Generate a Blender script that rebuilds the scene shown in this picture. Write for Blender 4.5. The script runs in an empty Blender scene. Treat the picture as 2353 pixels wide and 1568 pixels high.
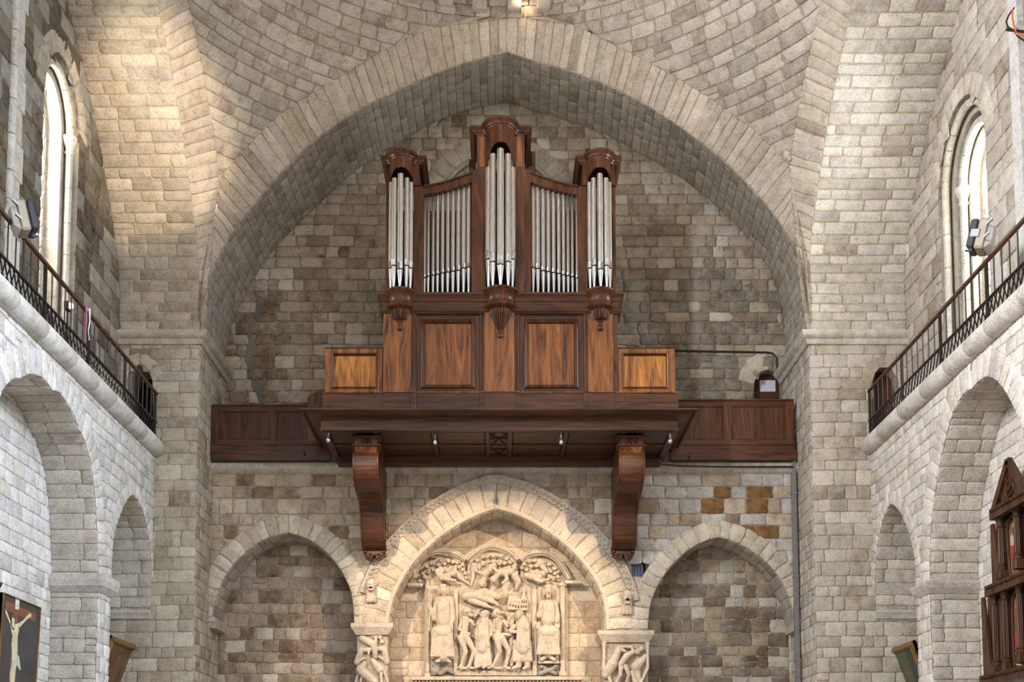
import bpy, math, random, bisect
from mathutils import Vector, Matrix
R = random.Random(7)
pi = math.pi
SC = bpy.context.scene
COL = SC.collection

# ---------------------------------------------------------------- camera, world, lights, exposure
F, CX, HOR, TP, CZ = 2560.0, 1150.0, 1828.0, 0.08, 1.6
PH = math.atan(TP); CF = math.cos(PH); SF = math.sin(PH); CY0 = HOR - F * TP
cd = bpy.data.cameras.new('camera'); cam = bpy.data.objects.new('camera', cd); COL.objects.link(cam)
cam.location = (0, 0, CZ); cam.rotation_euler = (pi / 2 + PH, 0, 0)
cd.sensor_width = 36; cd.lens = F * 36 / 2353; cd.clip_end = 200
cd.shift_x = (1176.5 - CX) / 2353; cd.shift_y = (CY0 - 784) / 2353
SC.camera = cam
SC.view_settings.view_transform = 'Standard'; SC.view_settings.look = 'None'
SC.view_settings.exposure = 0.25; SC.view_settings.gamma = 1; SC.view_settings.use_curve_mapping = False
W = bpy.data.worlds.new('world'); SC.world = W; W.use_nodes = True
bg = W.node_tree.nodes['Background']; bg.inputs[0].default_value = (0.98, 0.96, 0.95, 1); bg.inputs[1].default_value = 0.88

def aim(o, tgt):
    o.rotation_euler = (Vector(tgt) - o.location).to_track_quat('-Z', 'Y').to_euler()

def area(name, loc, tgt, sx, sy, power, color, spread=pi):
    l = bpy.data.lights.new(name, 'AREA'); l.shape = 'RECTANGLE'; l.size = sx; l.size_y = sy
    l.energy = power; l.color = color; l.spread = spread
    o = bpy.data.objects.new(name, l); COL.objects.link(o); o.location = loc; aim(o, tgt); return o

def spot(name, loc, tgt, power, color, ang, blend=0.5, r=0.05):
    l = bpy.data.lights.new(name, 'SPOT'); l.energy = power; l.color = color; l.spot_size = ang; l.spot_blend = blend
    l.shadow_soft_size = r
    o = bpy.data.objects.new(name, l); COL.objects.link(o); o.location = loc; aim(o, tgt); return o

# daylight of the nave windows in the bay behind the camera's view, and of the two windows in view
area('nave_daylight', (-7.3, 8.5, 13.0), (6.4, 22.3, 9.5), 1.6, 4.0, 3800, (0.93, 0.96, 1.0))
area('nave_daylight', (7.6, 8.5, 13.0), (-7.0, 17.5, 5.5), 1.6, 4.0, 760, (0.74, 0.86, 1.0), 1.6)
area('window_daylight', (9.66, 19.4, 12.2), (-2.0, 20.0, 9.0), 0.7, 3.6, 850, (0.93, 0.97, 1.0))
area('window_daylight', (-9.15, 19.1, 12.2), (2.0, 20.0, 9.0), 0.7, 3.6, 380, (1.0, 0.97, 0.92))
# two warm floodlights on the side walls light the carved arch below the gallery
spot('flood_light', (-6.6, 12.0, 11.2), (-0.2, 23.5, 5.0), 5600, (1.0, 0.74, 0.50), 0.42, 0.45, 0.06)
spot('flood_light', (6.9, 12.0, 11.2), (-0.6, 23.5, 5.0), 5600, (1.0, 0.74, 0.50), 0.44, 0.45, 0.06)
# warm lamp at the foot of the dome
spot('dome_light', (0.3, 15.5, 18.3), (0.3, 21.5, 17.2), 200, (1.0, 0.72, 0.52), 2.6, 1.0, 0.1)
spot('added_soffit_spot', (2.0, 8.5, 12.3), (-7.2, 21.2, 14.6), 9000, (1.0, 0.80, 0.57), 0.27, 0.6, 0.2)  # added spot with no lamp behind it, brightens the left arch soffit

# ---------------------------------------------------------------- measuring: a pixel of the photograph on a known plane
def ray(px, py):
    cx = (px - CX) / F; cy = (CY0 - py) / F
    return cx, CF - cy * SF, SF + cy * CF
def PY(px, py, Y):
    d = ray(px, py); t = Y / d[1]; return (t * d[0], Y, CZ + t * d[2])
def PX(px, py, X):
    d = ray(px, py); t = X / d[0]; return (X, t * d[1], CZ + t * d[2])
def PZ(px, py, Z):
    d = ray(px, py); t = (Z - CZ) / d[2]; return (t * d[0], t * d[1], Z)

# ---------------------------------------------------------------- key planes (metres)
Y1, YL, YU = 22.30, 23.45, 24.50          # pier front, lower west wall, upper west wall
XL, XR = -6.20, 6.37                      # inner faces of the piers
WL, WR = -7.07, 7.57                      # lower side walls
UL, UR = -7.87, 8.38                      # upper side walls
BL, BR = -7.90, 8.43                      # backs of the side recesses
XC = (XL + XR) / 2; HB = (XR - XL) / 2; YC = Y1 - HB
ZS = 11.2                                 # springing of the great arches

# ---------------------------------------------------------------- materials
def mat(name):
    m = bpy.data.materials.new(name); m.use_nodes = True
    return m, m.node_tree.nodes, m.node_tree.links, m.node_tree.nodes['Principled BSDF']

def ramp(N, stops):
    r = N.new('ShaderNodeValToRGB'); e = r.color_ramp.elements
    while len(e) < len(stops): e.new(0.5)
    for k, (p, c) in enumerate(stops):
        e[k].position = p; e[k].color = (c[0], c[1], c[2], 1) if len(c) == 3 else c
    return r

def mul(N, L, a, b, f=1.0, mode='MULTIPLY'):
    m = N.new('ShaderNodeMix'); m.data_type = 'RGBA'; m.blend_type = mode
    if hasattr(f, 'is_linked') or not isinstance(f, (int, float)): L.new(f, m.inputs[0])
    else: m.inputs[0].default_value = f
    for k, x in ((6, a), (7, b)):
        if isinstance(x, (tuple, list)): m.inputs[k].default_value = (*x[:3], 1)
        else: L.new(x, m.inputs[k])
    return m.outputs[2]

def noise(N, L, vec, scale, detail=4, rough=0.6):
    n = N.new('ShaderNodeTexNoise'); n.inputs['Scale'].default_value = scale
    n.inputs['Detail'].default_value = detail; n.inputs['Roughness'].default_value = rough
    L.new(vec, n.inputs['Vector']); return n.outputs['Fac']

def stone_material(name, bump=0.5, rough=0.9):
    m, N, L, P = mat(name)
    g = N.new('ShaderNodeNewGeometry'); pos = g.outputs['Position']
    at = N.new('ShaderNodeAttribute'); at.attribute_name = 'tint'
    n1 = noise(N, L, pos, 5.5, 5, 0.65); n2 = noise(N, L, pos, 28, 4, 0.7)
    r1 = ramp(N, [(0.28, (0.74, 0.72, 0.69)), (0.5, (1, 1, 1)), (0.72, (1.12, 1.11, 1.09))]); L.new(n1, r1.inputs[0])
    r2 = ramp(N, [(0.32, (0.66, 0.64, 0.61)), (0.47, (0.97, 0.97, 0.96)), (0.62, (1.06, 1.06, 1.06))]); L.new(n2, r2.inputs[0])
    c = mul(N, L, at.outputs['Color'], r1.outputs[0]); c = mul(N, L, c, r2.outputs[0])
    # weathering: darker patches where the stone's own alpha says it is stained
    n3 = noise(N, L, pos, 3.2, 6, 0.72)
    r3 = ramp(N, [(0.42, (0, 0, 0)), (0.62, (1, 1, 1))]); L.new(n3, r3.inputs[0])
    mm = N.new('ShaderNodeMath'); mm.operation = 'MULTIPLY'; L.new(r3.outputs[0], mm.inputs[0]); L.new(at.outputs['Alpha'], mm.inputs[1])
    c = mul(N, L, c, (0.50, 0.43, 0.36), mm.outputs[0])
    L.new(c, P.inputs['Base Color']); P.inputs['Roughness'].default_value = rough
    P.inputs['Specular IOR Level'].default_value = 0.2
    b = N.new('ShaderNodeBump'); b.inputs['Strength'].default_value = bump; b.inputs['Distance'].default_value = 0.02
    a = N.new('ShaderNodeMath'); a.operation = 'ADD'; L.new(n2, a.inputs[0]); L.new(n1, a.inputs[1])
    L.new(a.outputs[0], b.inputs['Height']); L.new(b.outputs[0], P.inputs['Normal'])
    return m
M_STONE = stone_material('limestone', 0.8)
M_CARVE = stone_material('carved_limestone', 0.25, 0.8)
_carved = {}
def carved(tn):
    """the same stone with its own fixed colour, for bodies joined by remeshing"""
    tn = tuple(tn)
    if tn not in _carved:
        m = M_CARVE.copy(); m.name = 'carved_stone'; nt = m.node_tree
        at = [n for n in nt.nodes if n.type == 'ATTRIBUTE'][0]
        c = nt.nodes.new('ShaderNodeRGB'); c.outputs[0].default_value = (*tn[:3], 1)
        for l in list(at.outputs['Color'].links): nt.links.new(c.outputs[0], l.to_socket)
        for l in list(at.outputs['Alpha'].links):
            s = l.to_socket; nt.links.remove(l); s.default_value = tn[3]
        _carved[tn] = m
    return _carved[tn]

def wood(name, dark, light, axis='z', rough=0.38, knots=0.0):
    m, N, L, P = mat(name)
    g = N.new('ShaderNodeNewGeometry'); mp = N.new('ShaderNodeMapping')
    s = {'z': (3.6, 3.6, 0.42), 'x': (0.4, 4, 4.5), 'y': (4, 0.4, 4)}[axis]
    mp.inputs['Scale'].default_value = s; L.new(g.outputs['Position'], mp.inputs[0])
    n = noise(N, L, mp.outputs[0], 1.6, 6, 0.62)
    n.node.inputs['Distortion'].default_value = 1.6
    r = ramp(N, [(0.33, dark), (0.5, tuple(a * .45 + b * .55 for a, b in zip(dark, light))), (0.66, light)]); L.new(n, r.inputs[0])
    mp2 = N.new('ShaderNodeMapping'); mp2.inputs['Scale'].default_value = tuple(x * 7 if x > 1 else x * 2 for x in s); L.new(g.outputs['Position'], mp2.inputs[0])
    n2 = noise(N, L, mp2.outputs[0], 2.2, 3, 0.6)
    r2 = ramp(N, [(0.3, (0.68, 0.64, 0.6)), (0.6, (1.08, 1.06, 1.03))]); L.new(n2, r2.inputs[0])
    c = mul(N, L, r.outputs[0], r2.outputs[0])
    L.new(c, P.inputs['Base Color']); P.inputs['Roughness'].default_value = rough
    P.inputs['Specular IOR Level'].default_value = 0.4
    b = N.new('ShaderNodeBump'); b.inputs['Strength'].default_value = 0.12; b.inputs['Distance'].default_value = 0.01
    L.new(n2, b.inputs['Height']); L.new(b.outputs[0], P.inputs['Normal'])
    return m
W_MID = wood('walnut', (0.030, 0.010, 0.005), (0.150, 0.054, 0.020))
W_MIDX = wood('walnut_across', (0.034, 0.012, 0.006), (0.135, 0.050, 0.021), 'x')
W_LIGHT = wood('walnut_panel', (0.065, 0.021, 0.008), (0.40, 0.150, 0.045))
W_GOLD = wood('walnut_panel_golden', (0.13, 0.045, 0.012), (0.62, 0.25, 0.055))
W_DARK = wood('walnut_dark', (0.022, 0.009, 0.005), (0.110, 0.040, 0.018))
W_DARKX = wood('walnut_dark_across', (0.028, 0.011, 0.007), (0.120, 0.045, 0.021), 'x')
W_OLD = wood('altarpiece_wood', (0.022, 0.010, 0.006), (0.11, 0.045, 0.022), rough=0.45)
W_GILT = wood('gilt_frame', (0.13, 0.065, 0.018), (0.36, 0.21, 0.06), rough=0.35)

def plain(name, col, rough=0.6, metal=0.0, var=0.15, scale=6.0, emit=None):
    m, N, L, P = mat(name)
    g = N.new('ShaderNodeNewGeometry'); n = noise(N, L, g.outputs['Position'], scale, 4)
    r = ramp(N, [(0.3, tuple(c * (1 - var) for c in col)), (0.7, tuple(min(1, c * (1 + var)) for c in col))]); L.new(n, r.inputs[0])
    L.new(r.outputs[0], P.inputs['Base Color']); P.inputs['Roughness'].default_value = rough; P.inputs['Metallic'].default_value = metal
    if emit:
        P.inputs['Emission Color'].default_value = (*emit[0], 1); P.inputs['Emission Strength'].default_value = emit[1]
    return m
def pipe_metal():
    m, N, L, P = mat('pipe_tin')
    g = N.new('ShaderNodeNewGeometry'); mp = N.new('ShaderNodeMapping'); mp.inputs['Scale'].default_value = (9, 9, 1.2)
    L.new(g.outputs['Position'], mp.inputs[0]); n = noise(N, L, mp.outputs[0], 6, 5)
    r = ramp(N, [(0.3, (0.50, 0.47, 0.44)), (0.7, (0.70, 0.67, 0.63))]); L.new(n, r.inputs[0]); L.new(r.outputs[0], P.inputs['Base Color'])
    P.inputs['Metallic'].default_value = 0.85
    r2 = ramp(N, [(0.3, (0.32,) * 3), (0.7, (0.50,) * 3)]); L.new(n, r2.inputs[0]); L.new(r2.outputs[0], P.inputs['Roughness'])
    return m
M_PIPE = pipe_metal()
M_FOOT = plain('polished_tin', (0.80, 0.80, 0.80), 0.2, 0.9, 0.06)
M_BLACK = plain('black_void', (0.008, 0.007, 0.006), 0.9)
M_IRON = plain('wrought_iron', (0.045, 0.04, 0.037), 0.45, 0.6, 0.3, 20)
M_RUST = plain('rusty_iron', (0.11, 0.045, 0.028), 0.55, 0.3, 0.35, 14)
M_CABLE = plain('black_cable', (0.012, 0.012, 0.013), 0.5)
M_STEEL = plain('lamp_steel', (0.62, 0.63, 0.65), 0.22, 0.9, 0.05)
M_BEIGE = plain('beige_lamp_housing', (0.36, 0.31, 0.24), 0.5, 0.1, 0.12)
M_WHITEP = plain('white_painted_metal', (0.72, 0.72, 0.72), 0.45)
M_DGREY = plain('dark_grey_lamp_face', (0.03, 0.033, 0.04), 0.4)
M_GREYP = plain('grey_pipe_paint', (0.19, 0.18, 0.175), 0.5)
M_PAPER = plain('paper', (0.72, 0.70, 0.78), 0.9, 0, 0.03)
M_INK = plain('faded_ink', (0.45, 0.43, 0.50), 0.9)
M_DOORW = wood('door_wood', (0.05, 0.014, 0.008), (0.11, 0.032, 0.016), 'x', 0.55)
M_GLASS = plain('leaded_glass', (0.8, 0.85, 0.9), 0.2)
M_SLATE = plain('blue_grey_shutter', (0.13, 0.15, 0.24), 0.5)

# ---------------------------------------------------------------- mesh helpers
def finish(o, parent=None, mats=None, smooth=False, label=None):
    if mats is not None:
        for m in (mats if isinstance(mats, (list, tuple)) else [mats]): o.data.materials.append(m)
    if smooth: o.data.polygons.foreach_set('use_smooth', [True] * len(o.data.polygons))
    COL.objects.link(o)
    if parent is not None:
        o.parent = parent
        l = parent.location
        if l.length > 0: o.matrix_parent_inverse = Matrix.Translation(-l)
    if label: o['label'] = label
    return o

def tint(me, cols):
    a = me.attributes.new('tint', 'FLOAT_COLOR', 'POINT'); a.data.foreach_set('color', cols)

class MB:
    def __init__(s): s.v = []; s.f = []
    def add(s, v, f):
        o = len(s.v); s.v += [tuple(x) for x in v]; s.f += [tuple(i + o for i in q) for q in f]; return s
    def box(s, x0, x1, y0, y1, z0, z1, b=0.0):
        if b <= 0:
            v = [(x, y, z) for z in (z0, z1) for y in (y0, y1) for x in (x0, x1)]
            return s.add(v, [(0, 1, 3, 2), (4, 6, 7, 5), (0, 4, 5, 1), (2, 3, 7, 6), (0, 2, 6, 4), (1, 5, 7, 3)])
        b = min(b, (x1 - x0) / 2.1, (y1 - y0) / 2.1, (z1 - z0) / 2.1)
        v = []
        for z in (z0, z1):
            for y in (y0, y1):
                for x in (x0, x1):
                    sx = b if x == x0 else -b; sy = b if y == y0 else -b; sz = b if z == z0 else -b
                    v += [(x, y + sy, z + sz), (x + sx, y, z + sz), (x + sx, y + sy, z)]
        c = lambda i, j, k, a: ((k * 2 + j) * 2 + i) * 3 + a
        f = []
        for k in (0, 1):
            f.append((c(0, 0, k, 2), c(1, 0, k, 2), c(1, 1, k, 2), c(0, 1, k, 2)))
            f.append((c(0, k, 0, 1), c(1, k, 0, 1), c(1, k, 1, 1), c(0, k, 1, 1)))
            f.append((c(k, 0, 0, 0), c(k, 1, 0, 0), c(k, 1, 1, 0), c(k, 0, 1, 0)))
        for i in (0, 1):
            for j in (0, 1):
                f.append((c(i, j, 0, 0), c(i, j, 1, 0), c(i, j, 1, 1), c(i, j, 0, 1)))
                f.append((c(i, 0, j, 0), c(i, 1, j, 0), c(i, 1, j, 2), c(i, 0, j, 2)))
                f.append((c(0, i, j, 1), c(1, i, j, 1), c(1, i, j, 2), c(0, i, j, 2)))
                for k in (0, 1): f.append((c(i, j, k, 0), c(i, j, k, 1), c(i, j, k, 2)))
        return s.add(v, f)
    def tube(s, path, r, n=8, caps=True):
        path = [Vector(p) for p in path]; rs = r if isinstance(r, (list, tuple)) else [r] * len(path)
        v = []; up = Vector((0, 0, 1)); pa = None
        for i, p in enumerate(path):
            t = (path[min(i + 1, len(path) - 1)] - path[max(i - 1, 0)]).normalized()
            if pa is None:
                a = t.cross(up) if abs(t.dot(up)) < 0.95 else t.cross(Vector((1, 0, 0)))
            else: a = pa - t * pa.dot(t)
            a.normalize(); pa = a; b = t.cross(a)
            for k in range(n):
                th = 2 * pi * k / n; v.append(p + (a * math.cos(th) + b * math.sin(th)) * rs[i])
        f = [(i * n + k, i * n + (k + 1) % n, (i + 1) * n + (k + 1) % n, (i + 1) * n + k) for i in range(len(path) - 1) for k in range(n)]
        if caps: f += [tuple(range(n)), tuple((len(path) - 1) * n + k for k in range(n))]
        return s.add(v, f)
    def bar(s, p, q, w, h=None, up=(0, 0, 1)):
        p = Vector(p); q = Vector(q); t = (q - p).normalized(); up = Vector(up)
        if abs(t.dot(up)) > 0.95: up = Vector((1, 0, 0))
        a = t.cross(up).normalized(); b = a.cross(t); h = h or w
        v = [c + a * (i * w / 2) + b * (j * h / 2) for c in (p, q) for i, j in ((-1, -1), (1, -1), (1, 1), (-1, 1))]
        return s.add(v, [(0, 1, 2, 3), (4, 5, 6, 7), (0, 1, 5, 4), (1, 2, 6, 5), (2, 3, 7, 6), (3, 0, 4, 7)])
    def lathe(s, c, prof, n=24, a0=0.0, a1=2 * pi, flute=0.0, nf=0, fz=None):
        full = abs(a1 - a0 - 2 * pi) < 1e-6; m = n if full else n + 1; v = []
        for (r, z) in prof:
            for k in range(m):
                th = a0 + (a1 - a0) * k / n; rr = r
                if flute and (fz is None or fz[0] <= z <= fz[1]): rr = r * (1 - flute * (0.5 + 0.5 * math.cos(nf * th)))
                v.append((c[0] + rr * math.cos(th), c[1] + rr * math.sin(th), c[2] + z))
        f = []
        for i in range(len(prof) - 1):
            for k in range(n):
                k2 = (k + 1) % m if full else k + 1
                f.append((i * m + k, i * m + k2, (i + 1) * m + k2, (i + 1) * m + k))
        return s.add(v, f)
    def prism(s, poly, fn, d0, d1):
        """poly in 2D, fn(a, b, d) -> 3D point; extruded between d0 and d1"""
        n = len(poly); v = [fn(a, b, d0) for a, b in poly] + [fn(a, b, d1) for a, b in poly]
        f = [tuple(range(n)), tuple(range(n, 2 * n))] + [(i, (i + 1) % n, n + (i + 1) % n, n + i) for i in range(n)]
        return s.add(v, f)
    def sweep(s, path, prof, side=1, closed=False):
        """path of (x, y), prof of (outward, z) going round the section; mitred"""
        n = len(path); P = [Vector(p) for p in path]; off = []
        for i in range(n):
            ns = []
            if i > 0 or closed: d = (P[i] - P[i - 1]).normalized(); ns.append(Vector((d.y, -d.x)) * side)
            if i < n - 1 or closed: d = (P[(i + 1) % n] - P[i]).normalized(); ns.append(Vector((d.y, -d.x)) * side)
            if len(ns) == 2:
                b = (ns[0] + ns[1]); b.normalize(); b /= max(0.35, b.dot(ns[0])); off.append(b)
            else: off.append(ns[0])
        m = len(prof); v = []
        for i in range(n):
            for (d, z) in prof: v.append((P[i].x + off[i].x * d, P[i].y + off[i].y * d, z))
        f = []
        for i in range(n if closed else n - 1):
            j = (i + 1) % n
            for k in range(m): f.append((i * m + k, i * m + (k + 1) % m, j * m + (k + 1) % m, j * m + k))
        if not closed: f += [tuple(range(m)), tuple((n - 1) * m + k for k in range(m))]
        return s.add(v, f)
    def cap(s, p, q, r0, r1, n=10):
        """tapered capsule"""
        p = Vector(p); q = Vector(q); t = q - p; L = t.length
        if L < 1e-6: t = Vector((0, 0, 1)); L = 1e-6
        t.normalize(); path = []; rs = []
        for k in range(5): th = pi / 2 * k / 4; path.append(p - t * r0 * math.cos(th)); rs.append(max(1e-4, r0 * math.sin(th)))
        for k in range(5): th = pi / 2 * k / 4; path.append(q + t * r1 * math.sin(th)); rs.append(max(1e-4, r1 * math.cos(th)))
        return s.tube(path, rs, n)
    def ell(s, c, r, n=12, m=8, rot=None):
        v = []; c = Vector(c)
        for i in range(m + 1):
            ph = pi * i / m
            for k in range(n):
                th = 2 * pi * k / n
                p = Vector((r[0] * math.sin(ph) * math.cos(th), r[1] * math.sin(ph) * math.sin(th), r[2] * math.cos(ph)))
                if rot: p = rot @ p
                v.append(c + p)
        f = [(i * n + k, i * n + (k + 1) % n, (i + 1) * n + (k + 1) % n, (i + 1) * n + k) for i in range(m) for k in range(n)]
        return s.add(v, f)
    def build(s, name, m, parent=None, smooth=False, label=None, tn=None, remesh=0, smoothit=2):
        me = bpy.data.meshes.new(name); me.from_pydata(s.v, [], s.f)
        if tn:
            c = []
            for _ in s.v: c += tn
            tint(me, c)
        o = bpy.data.objects.new(name, me); finish(o, parent, m, smooth, label)
        if remesh:
            o.data.materials.clear(); o.data.materials.append(carved(tn))
            md = o.modifiers.new('join', 'REMESH'); md.mode = 'VOXEL'; md.voxel_size = remesh; md.use_smooth_shade = True
            if smoothit:
                ms = o.modifiers.new('soft', 'SMOOTH'); ms.iterations = smoothit; ms.factor = 0.5
        elif smooth and hasattr(me, 'set_sharp_from_angle'):
            me.set_sharp_from_angle(angle=0.75)
        return o

def tag(o, label, cat, group=None, kind=None):
    o['label'] = label
    if cat: o['category'] = cat
    if group: o['group'] = group
    if kind: o['kind'] = kind
    return o
def thing(name, label, cat, loc, group=None):
    o = bpy.data.objects.new(name, None); o.location = loc; o.empty_display_size = 0.2; COL.objects.link(o)
    return tag(o, label, cat, group)

class Curve:
    """smooth polyline in any dimension, evaluated by arc length"""
    def __init__(s, pts, smooth=True, sub=8):
        pts = [Vector(p) for p in pts]
        if smooth and len(pts) > 2:
            out = []
            for i in range(len(pts) - 1):
                a = pts[max(i - 1, 0)]; b = pts[i]; c = pts[i + 1]; d = pts[min(i + 2, len(pts) - 1)]
                for k in range(sub):
                    t = k / sub
                    out.append(0.5 * ((2 * b) + (c - a) * t + (2 * a - 5 * b + 4 * c - d) * t * t + (3 * b - a - 3 * c + d) * t ** 3))
            out.append(pts[-1]); pts = out
        s.p = pts; s.c = [0.0]
        for a, b in zip(pts, pts[1:]): s.c.append(s.c[-1] + (b - a).length)
        s.L = s.c[-1]
    def at(s, d):
        d = max(0.0, min(s.L, d)); i = min(len(s.p) - 2, max(0, bisect.bisect_right(s.c, d) - 1))
        w = s.c[i + 1] - s.c[i]; t = (d - s.c[i]) / w if w > 0 else 0
        return s.p[i].lerp(s.p[i + 1], t)
    def tan(s, d, e=0.04):
        return (s.at(d + e) - s.at(d - e)).normalized()
def join(a, b):
    """two smooth halves meeting at a sharp apex"""
    c = Curve(a); d = Curve(b); r = Curve([(0, 0), (1, 1)], False); r.p = c.p + d.p[1:]; r.c = [0.0]
    for x, y in zip(r.p, r.p[1:]): r.c.append(r.c[-1] + (y - x).length)
    r.L = r.c[-1]; r.apex = c.L; return r

# surfaces: S(u, v, h) -> point, h metres proud
def planeY(Y): return lambda u, v, h: (u, Y - h, v)
def planeXp(X): return lambda u, v, h: (X + h, u, v)      # faces +x (left walls)
def planeXm(X): return lambda u, v, h: (X - h, u, v)      # faces -x (right walls)
def numeric(f, ref):
    ref = Vector(ref)
    def S(u, v, h):
        p = Vector(f(u, v))
        if h == 0: return p
        e = 0.02; n = (Vector(f(u + e, v)) - Vector(f(u - e, v))).cross(Vector(f(u, v + e)) - Vector(f(u, v - e)))
        if n.length < 1e-9: return p
        n.normalize()
        if n.dot(ref - p) < 0: n = -n
        return p + n * h
    return S

def region(polys):
    polys = [[(p[0], p[1]) for p in q] for q in polys]
    def f(v):
        xs = []
        for q in polys:
            for (x0, y0), (x1, y1) in zip(q, q[1:] + q[:1]):
                if (y0 <= v < y1) or (y1 <= v < y0): xs.append(x0 + (x1 - x0) * (v - y0) / (y1 - y0))
        xs.sort(); return [(xs[i], xs[i + 1]) for i in range(0, len(xs) - 1, 2)]
    return f
def rect(a, b, c, d): return [(a, c), (b, c), (b, d), (a, d)]

MORTAR = (0.44, 0.36, 0.27, 0.25)
def backing(name, S, reg, v0, v1, dv=0.06, du=None, col=MORTAR, parent=None, h=0.0, kind='structure', label=None):
    V = []; Fc = []; v = v0
    while v < v1 - 1e-6:
        w = min(v + dv, v1); A = reg(v + 1e-4); B = reg(w - 1e-4)
        if len(A) != len(B): A = B = reg((v + w) / 2)
        for (a0, a1), (b0, b1) in zip(A, B):
            n = max(1, int(max(a1 - a0, b1 - b0) / du)) if du else 1; o = len(V)
            for k in range(n + 1): V.append(S(a0 + (a1 - a0) * k / n, v, h))
            for k in range(n + 1): V.append(S(b0 + (b1 - b0) * k / n, w, h))
            for k in range(n): Fc.append((o + k, o + k + 1, o + n + 2 + k, o + n + 1 + k))
        v = w
    me = bpy.data.meshes.new(name); me.from_pydata([tuple(x) for x in V], [], Fc)
    tint(me, list(col) * len(V))
    o = bpy.data.objects.new(name, me); finish(o, parent, M_STONE, bool(du))
    if parent is None and kind: o['kind'] = kind
    if label: o['label'] = label
    return o

def stone_geo(S, poly, H, rnd, joint=0.007, bev=0.018, jit=0.006):
    """one dressed stone: poly = corners in the wall's own metres"""
    n = len(poly); cx = sum(p[0] for p in poly) / n; cy = sum(p[1] for p in poly) / n
    ring = []
    for i in range(n):
        p = poly[i]; a = poly[i - 1]; b = poly[(i + 1) % n]
        la = math.hypot(a[0] - p[0], a[1] - p[1]); lb = math.hypot(b[0] - p[0], b[1] - p[1])
        if la < 1e-4 or lb < 1e-4: continue
        r = min(0.035, 0.3 * la, 0.3 * lb) * rnd.uniform(0.4, 1.1)
        for (q, l) in ((a, la), (b, lb)):
            ring.append([p[0] + (q[0] - p[0]) * r / l, p[1] + (q[1] - p[1]) * r / l])
        if lb > 0.22:
            ring.append([(p[0] + b[0]) / 2 + rnd.uniform(-.03, .03), (p[1] + b[1]) / 2])
    w = max(p[0] for p in poly) - min(p[0] for p in poly); hh = max(p[1] for p in poly) - min(p[1] for p in poly)
    if w < 0.03 or hh < 0.03 or len(ring) < 5: return None
    def inset(rg, d):
        fx = max(0.2, 1 - 2 * d / w); fy = max(0.2, 1 - 2 * d / hh)
        return [(cx + (x - cx) * fx, cy + (y - cy) * fy) for x, y in rg]
    r0 = [(x + rnd.uniform(-jit, jit), y + rnd.uniform(-jit, jit)) for x, y in inset(ring, joint)]
    r1 = r0; r2 = inset(r0, bev); m = len(r0)
    hs = [H + rnd.uniform(-0.35, 0.25) * H for _ in range(m)]
    tx = rnd.uniform(-.25, .25) * H / max(w, .1); ty = rnd.uniform(-.25, .25) * H / max(hh, .1)
    V = [S(x, y, -0.012) for x, y in r0] + [S(x, y, H * 0.55) for x, y in r1]
    V += [S(x, y, hs[i] + tx * (x - cx) + ty * (y - cy)) for i, (x, y) in enumerate(r2)] + [S(cx, cy, H * rnd.uniform(1.0, 1.5))]
    Fc = []
    for k in range(m):
        j = (k + 1) % m
        Fc += [(k, j, m + j, m + k), (m + k, m + j, 2 * m + j, 2 * m + k), (2 * m + k, 2 * m + j, 3 * m)]
    return [tuple(v) for v in V], Fc

def dist2(p): return p[0] ** 2 + p[1] ** 2 + (p[2] - CZ) ** 2
def visible(p):
    z = p[2] - CZ; dep = p[1] * CF + z * SF
    if dep < 1: return False
    x = CX + F * p[0] / dep; y = CY0 - F * (-p[1] * SF + z * CF) / dep
    return -220 < x < 2573 and -180 < y < 1700
def emit(stones, parent, name='stone', cap=300, mat_=None, smooth=True):
    """stones = [(verts, faces, rgba, area)]; the largest seen become parts, the rest one part of kind stuff"""
    mat_ = mat_ or M_STONE
    def key(s):
        c = s[0][-1]; return (visible(c), s[3] / dist2(c))
    stones.sort(key=key, reverse=True)
    nvis = sum(1 for s in stones if visible(s[0][-1]))
    for (V, Fc, col, a) in stones[:min(cap, nvis)]:
        me = bpy.data.meshes.new(name); me.from_pydata(V, [], Fc); tint(me, list(col) * len(V))
        if smooth: me.polygons.foreach_set('use_smooth', [True] * len(Fc))
        o = bpy.data.objects.new(name, me); me.materials.append(mat_); COL.objects.link(o); o.parent = parent
        if parent.location.length > 0: o.matrix_parent_inverse = Matrix.Translation(-parent.location)
    rest = stones[min(cap, nvis):]
    if rest:
        V = []; Fc = []; C = []
        for (v, f, col, a) in rest:
            o = len(V); V += v; Fc += [tuple(i + o for i in q) for q in f]; C += list(col) * len(v)
        me = bpy.data.meshes.new(name + 's_beyond'); me.from_pydata(V, [], Fc); tint(me, C)
        if smooth: me.polygons.foreach_set('use_smooth', [True] * len(Fc))
        o = bpy.data.objects.new(name + 's_beyond', me); me.materials.append(mat_); COL.objects.link(o); o.parent = parent
        if parent.location.length > 0: o.matrix_parent_inverse = Matrix.Translation(-parent.location)
        o['kind'] = 'stuff'

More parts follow.
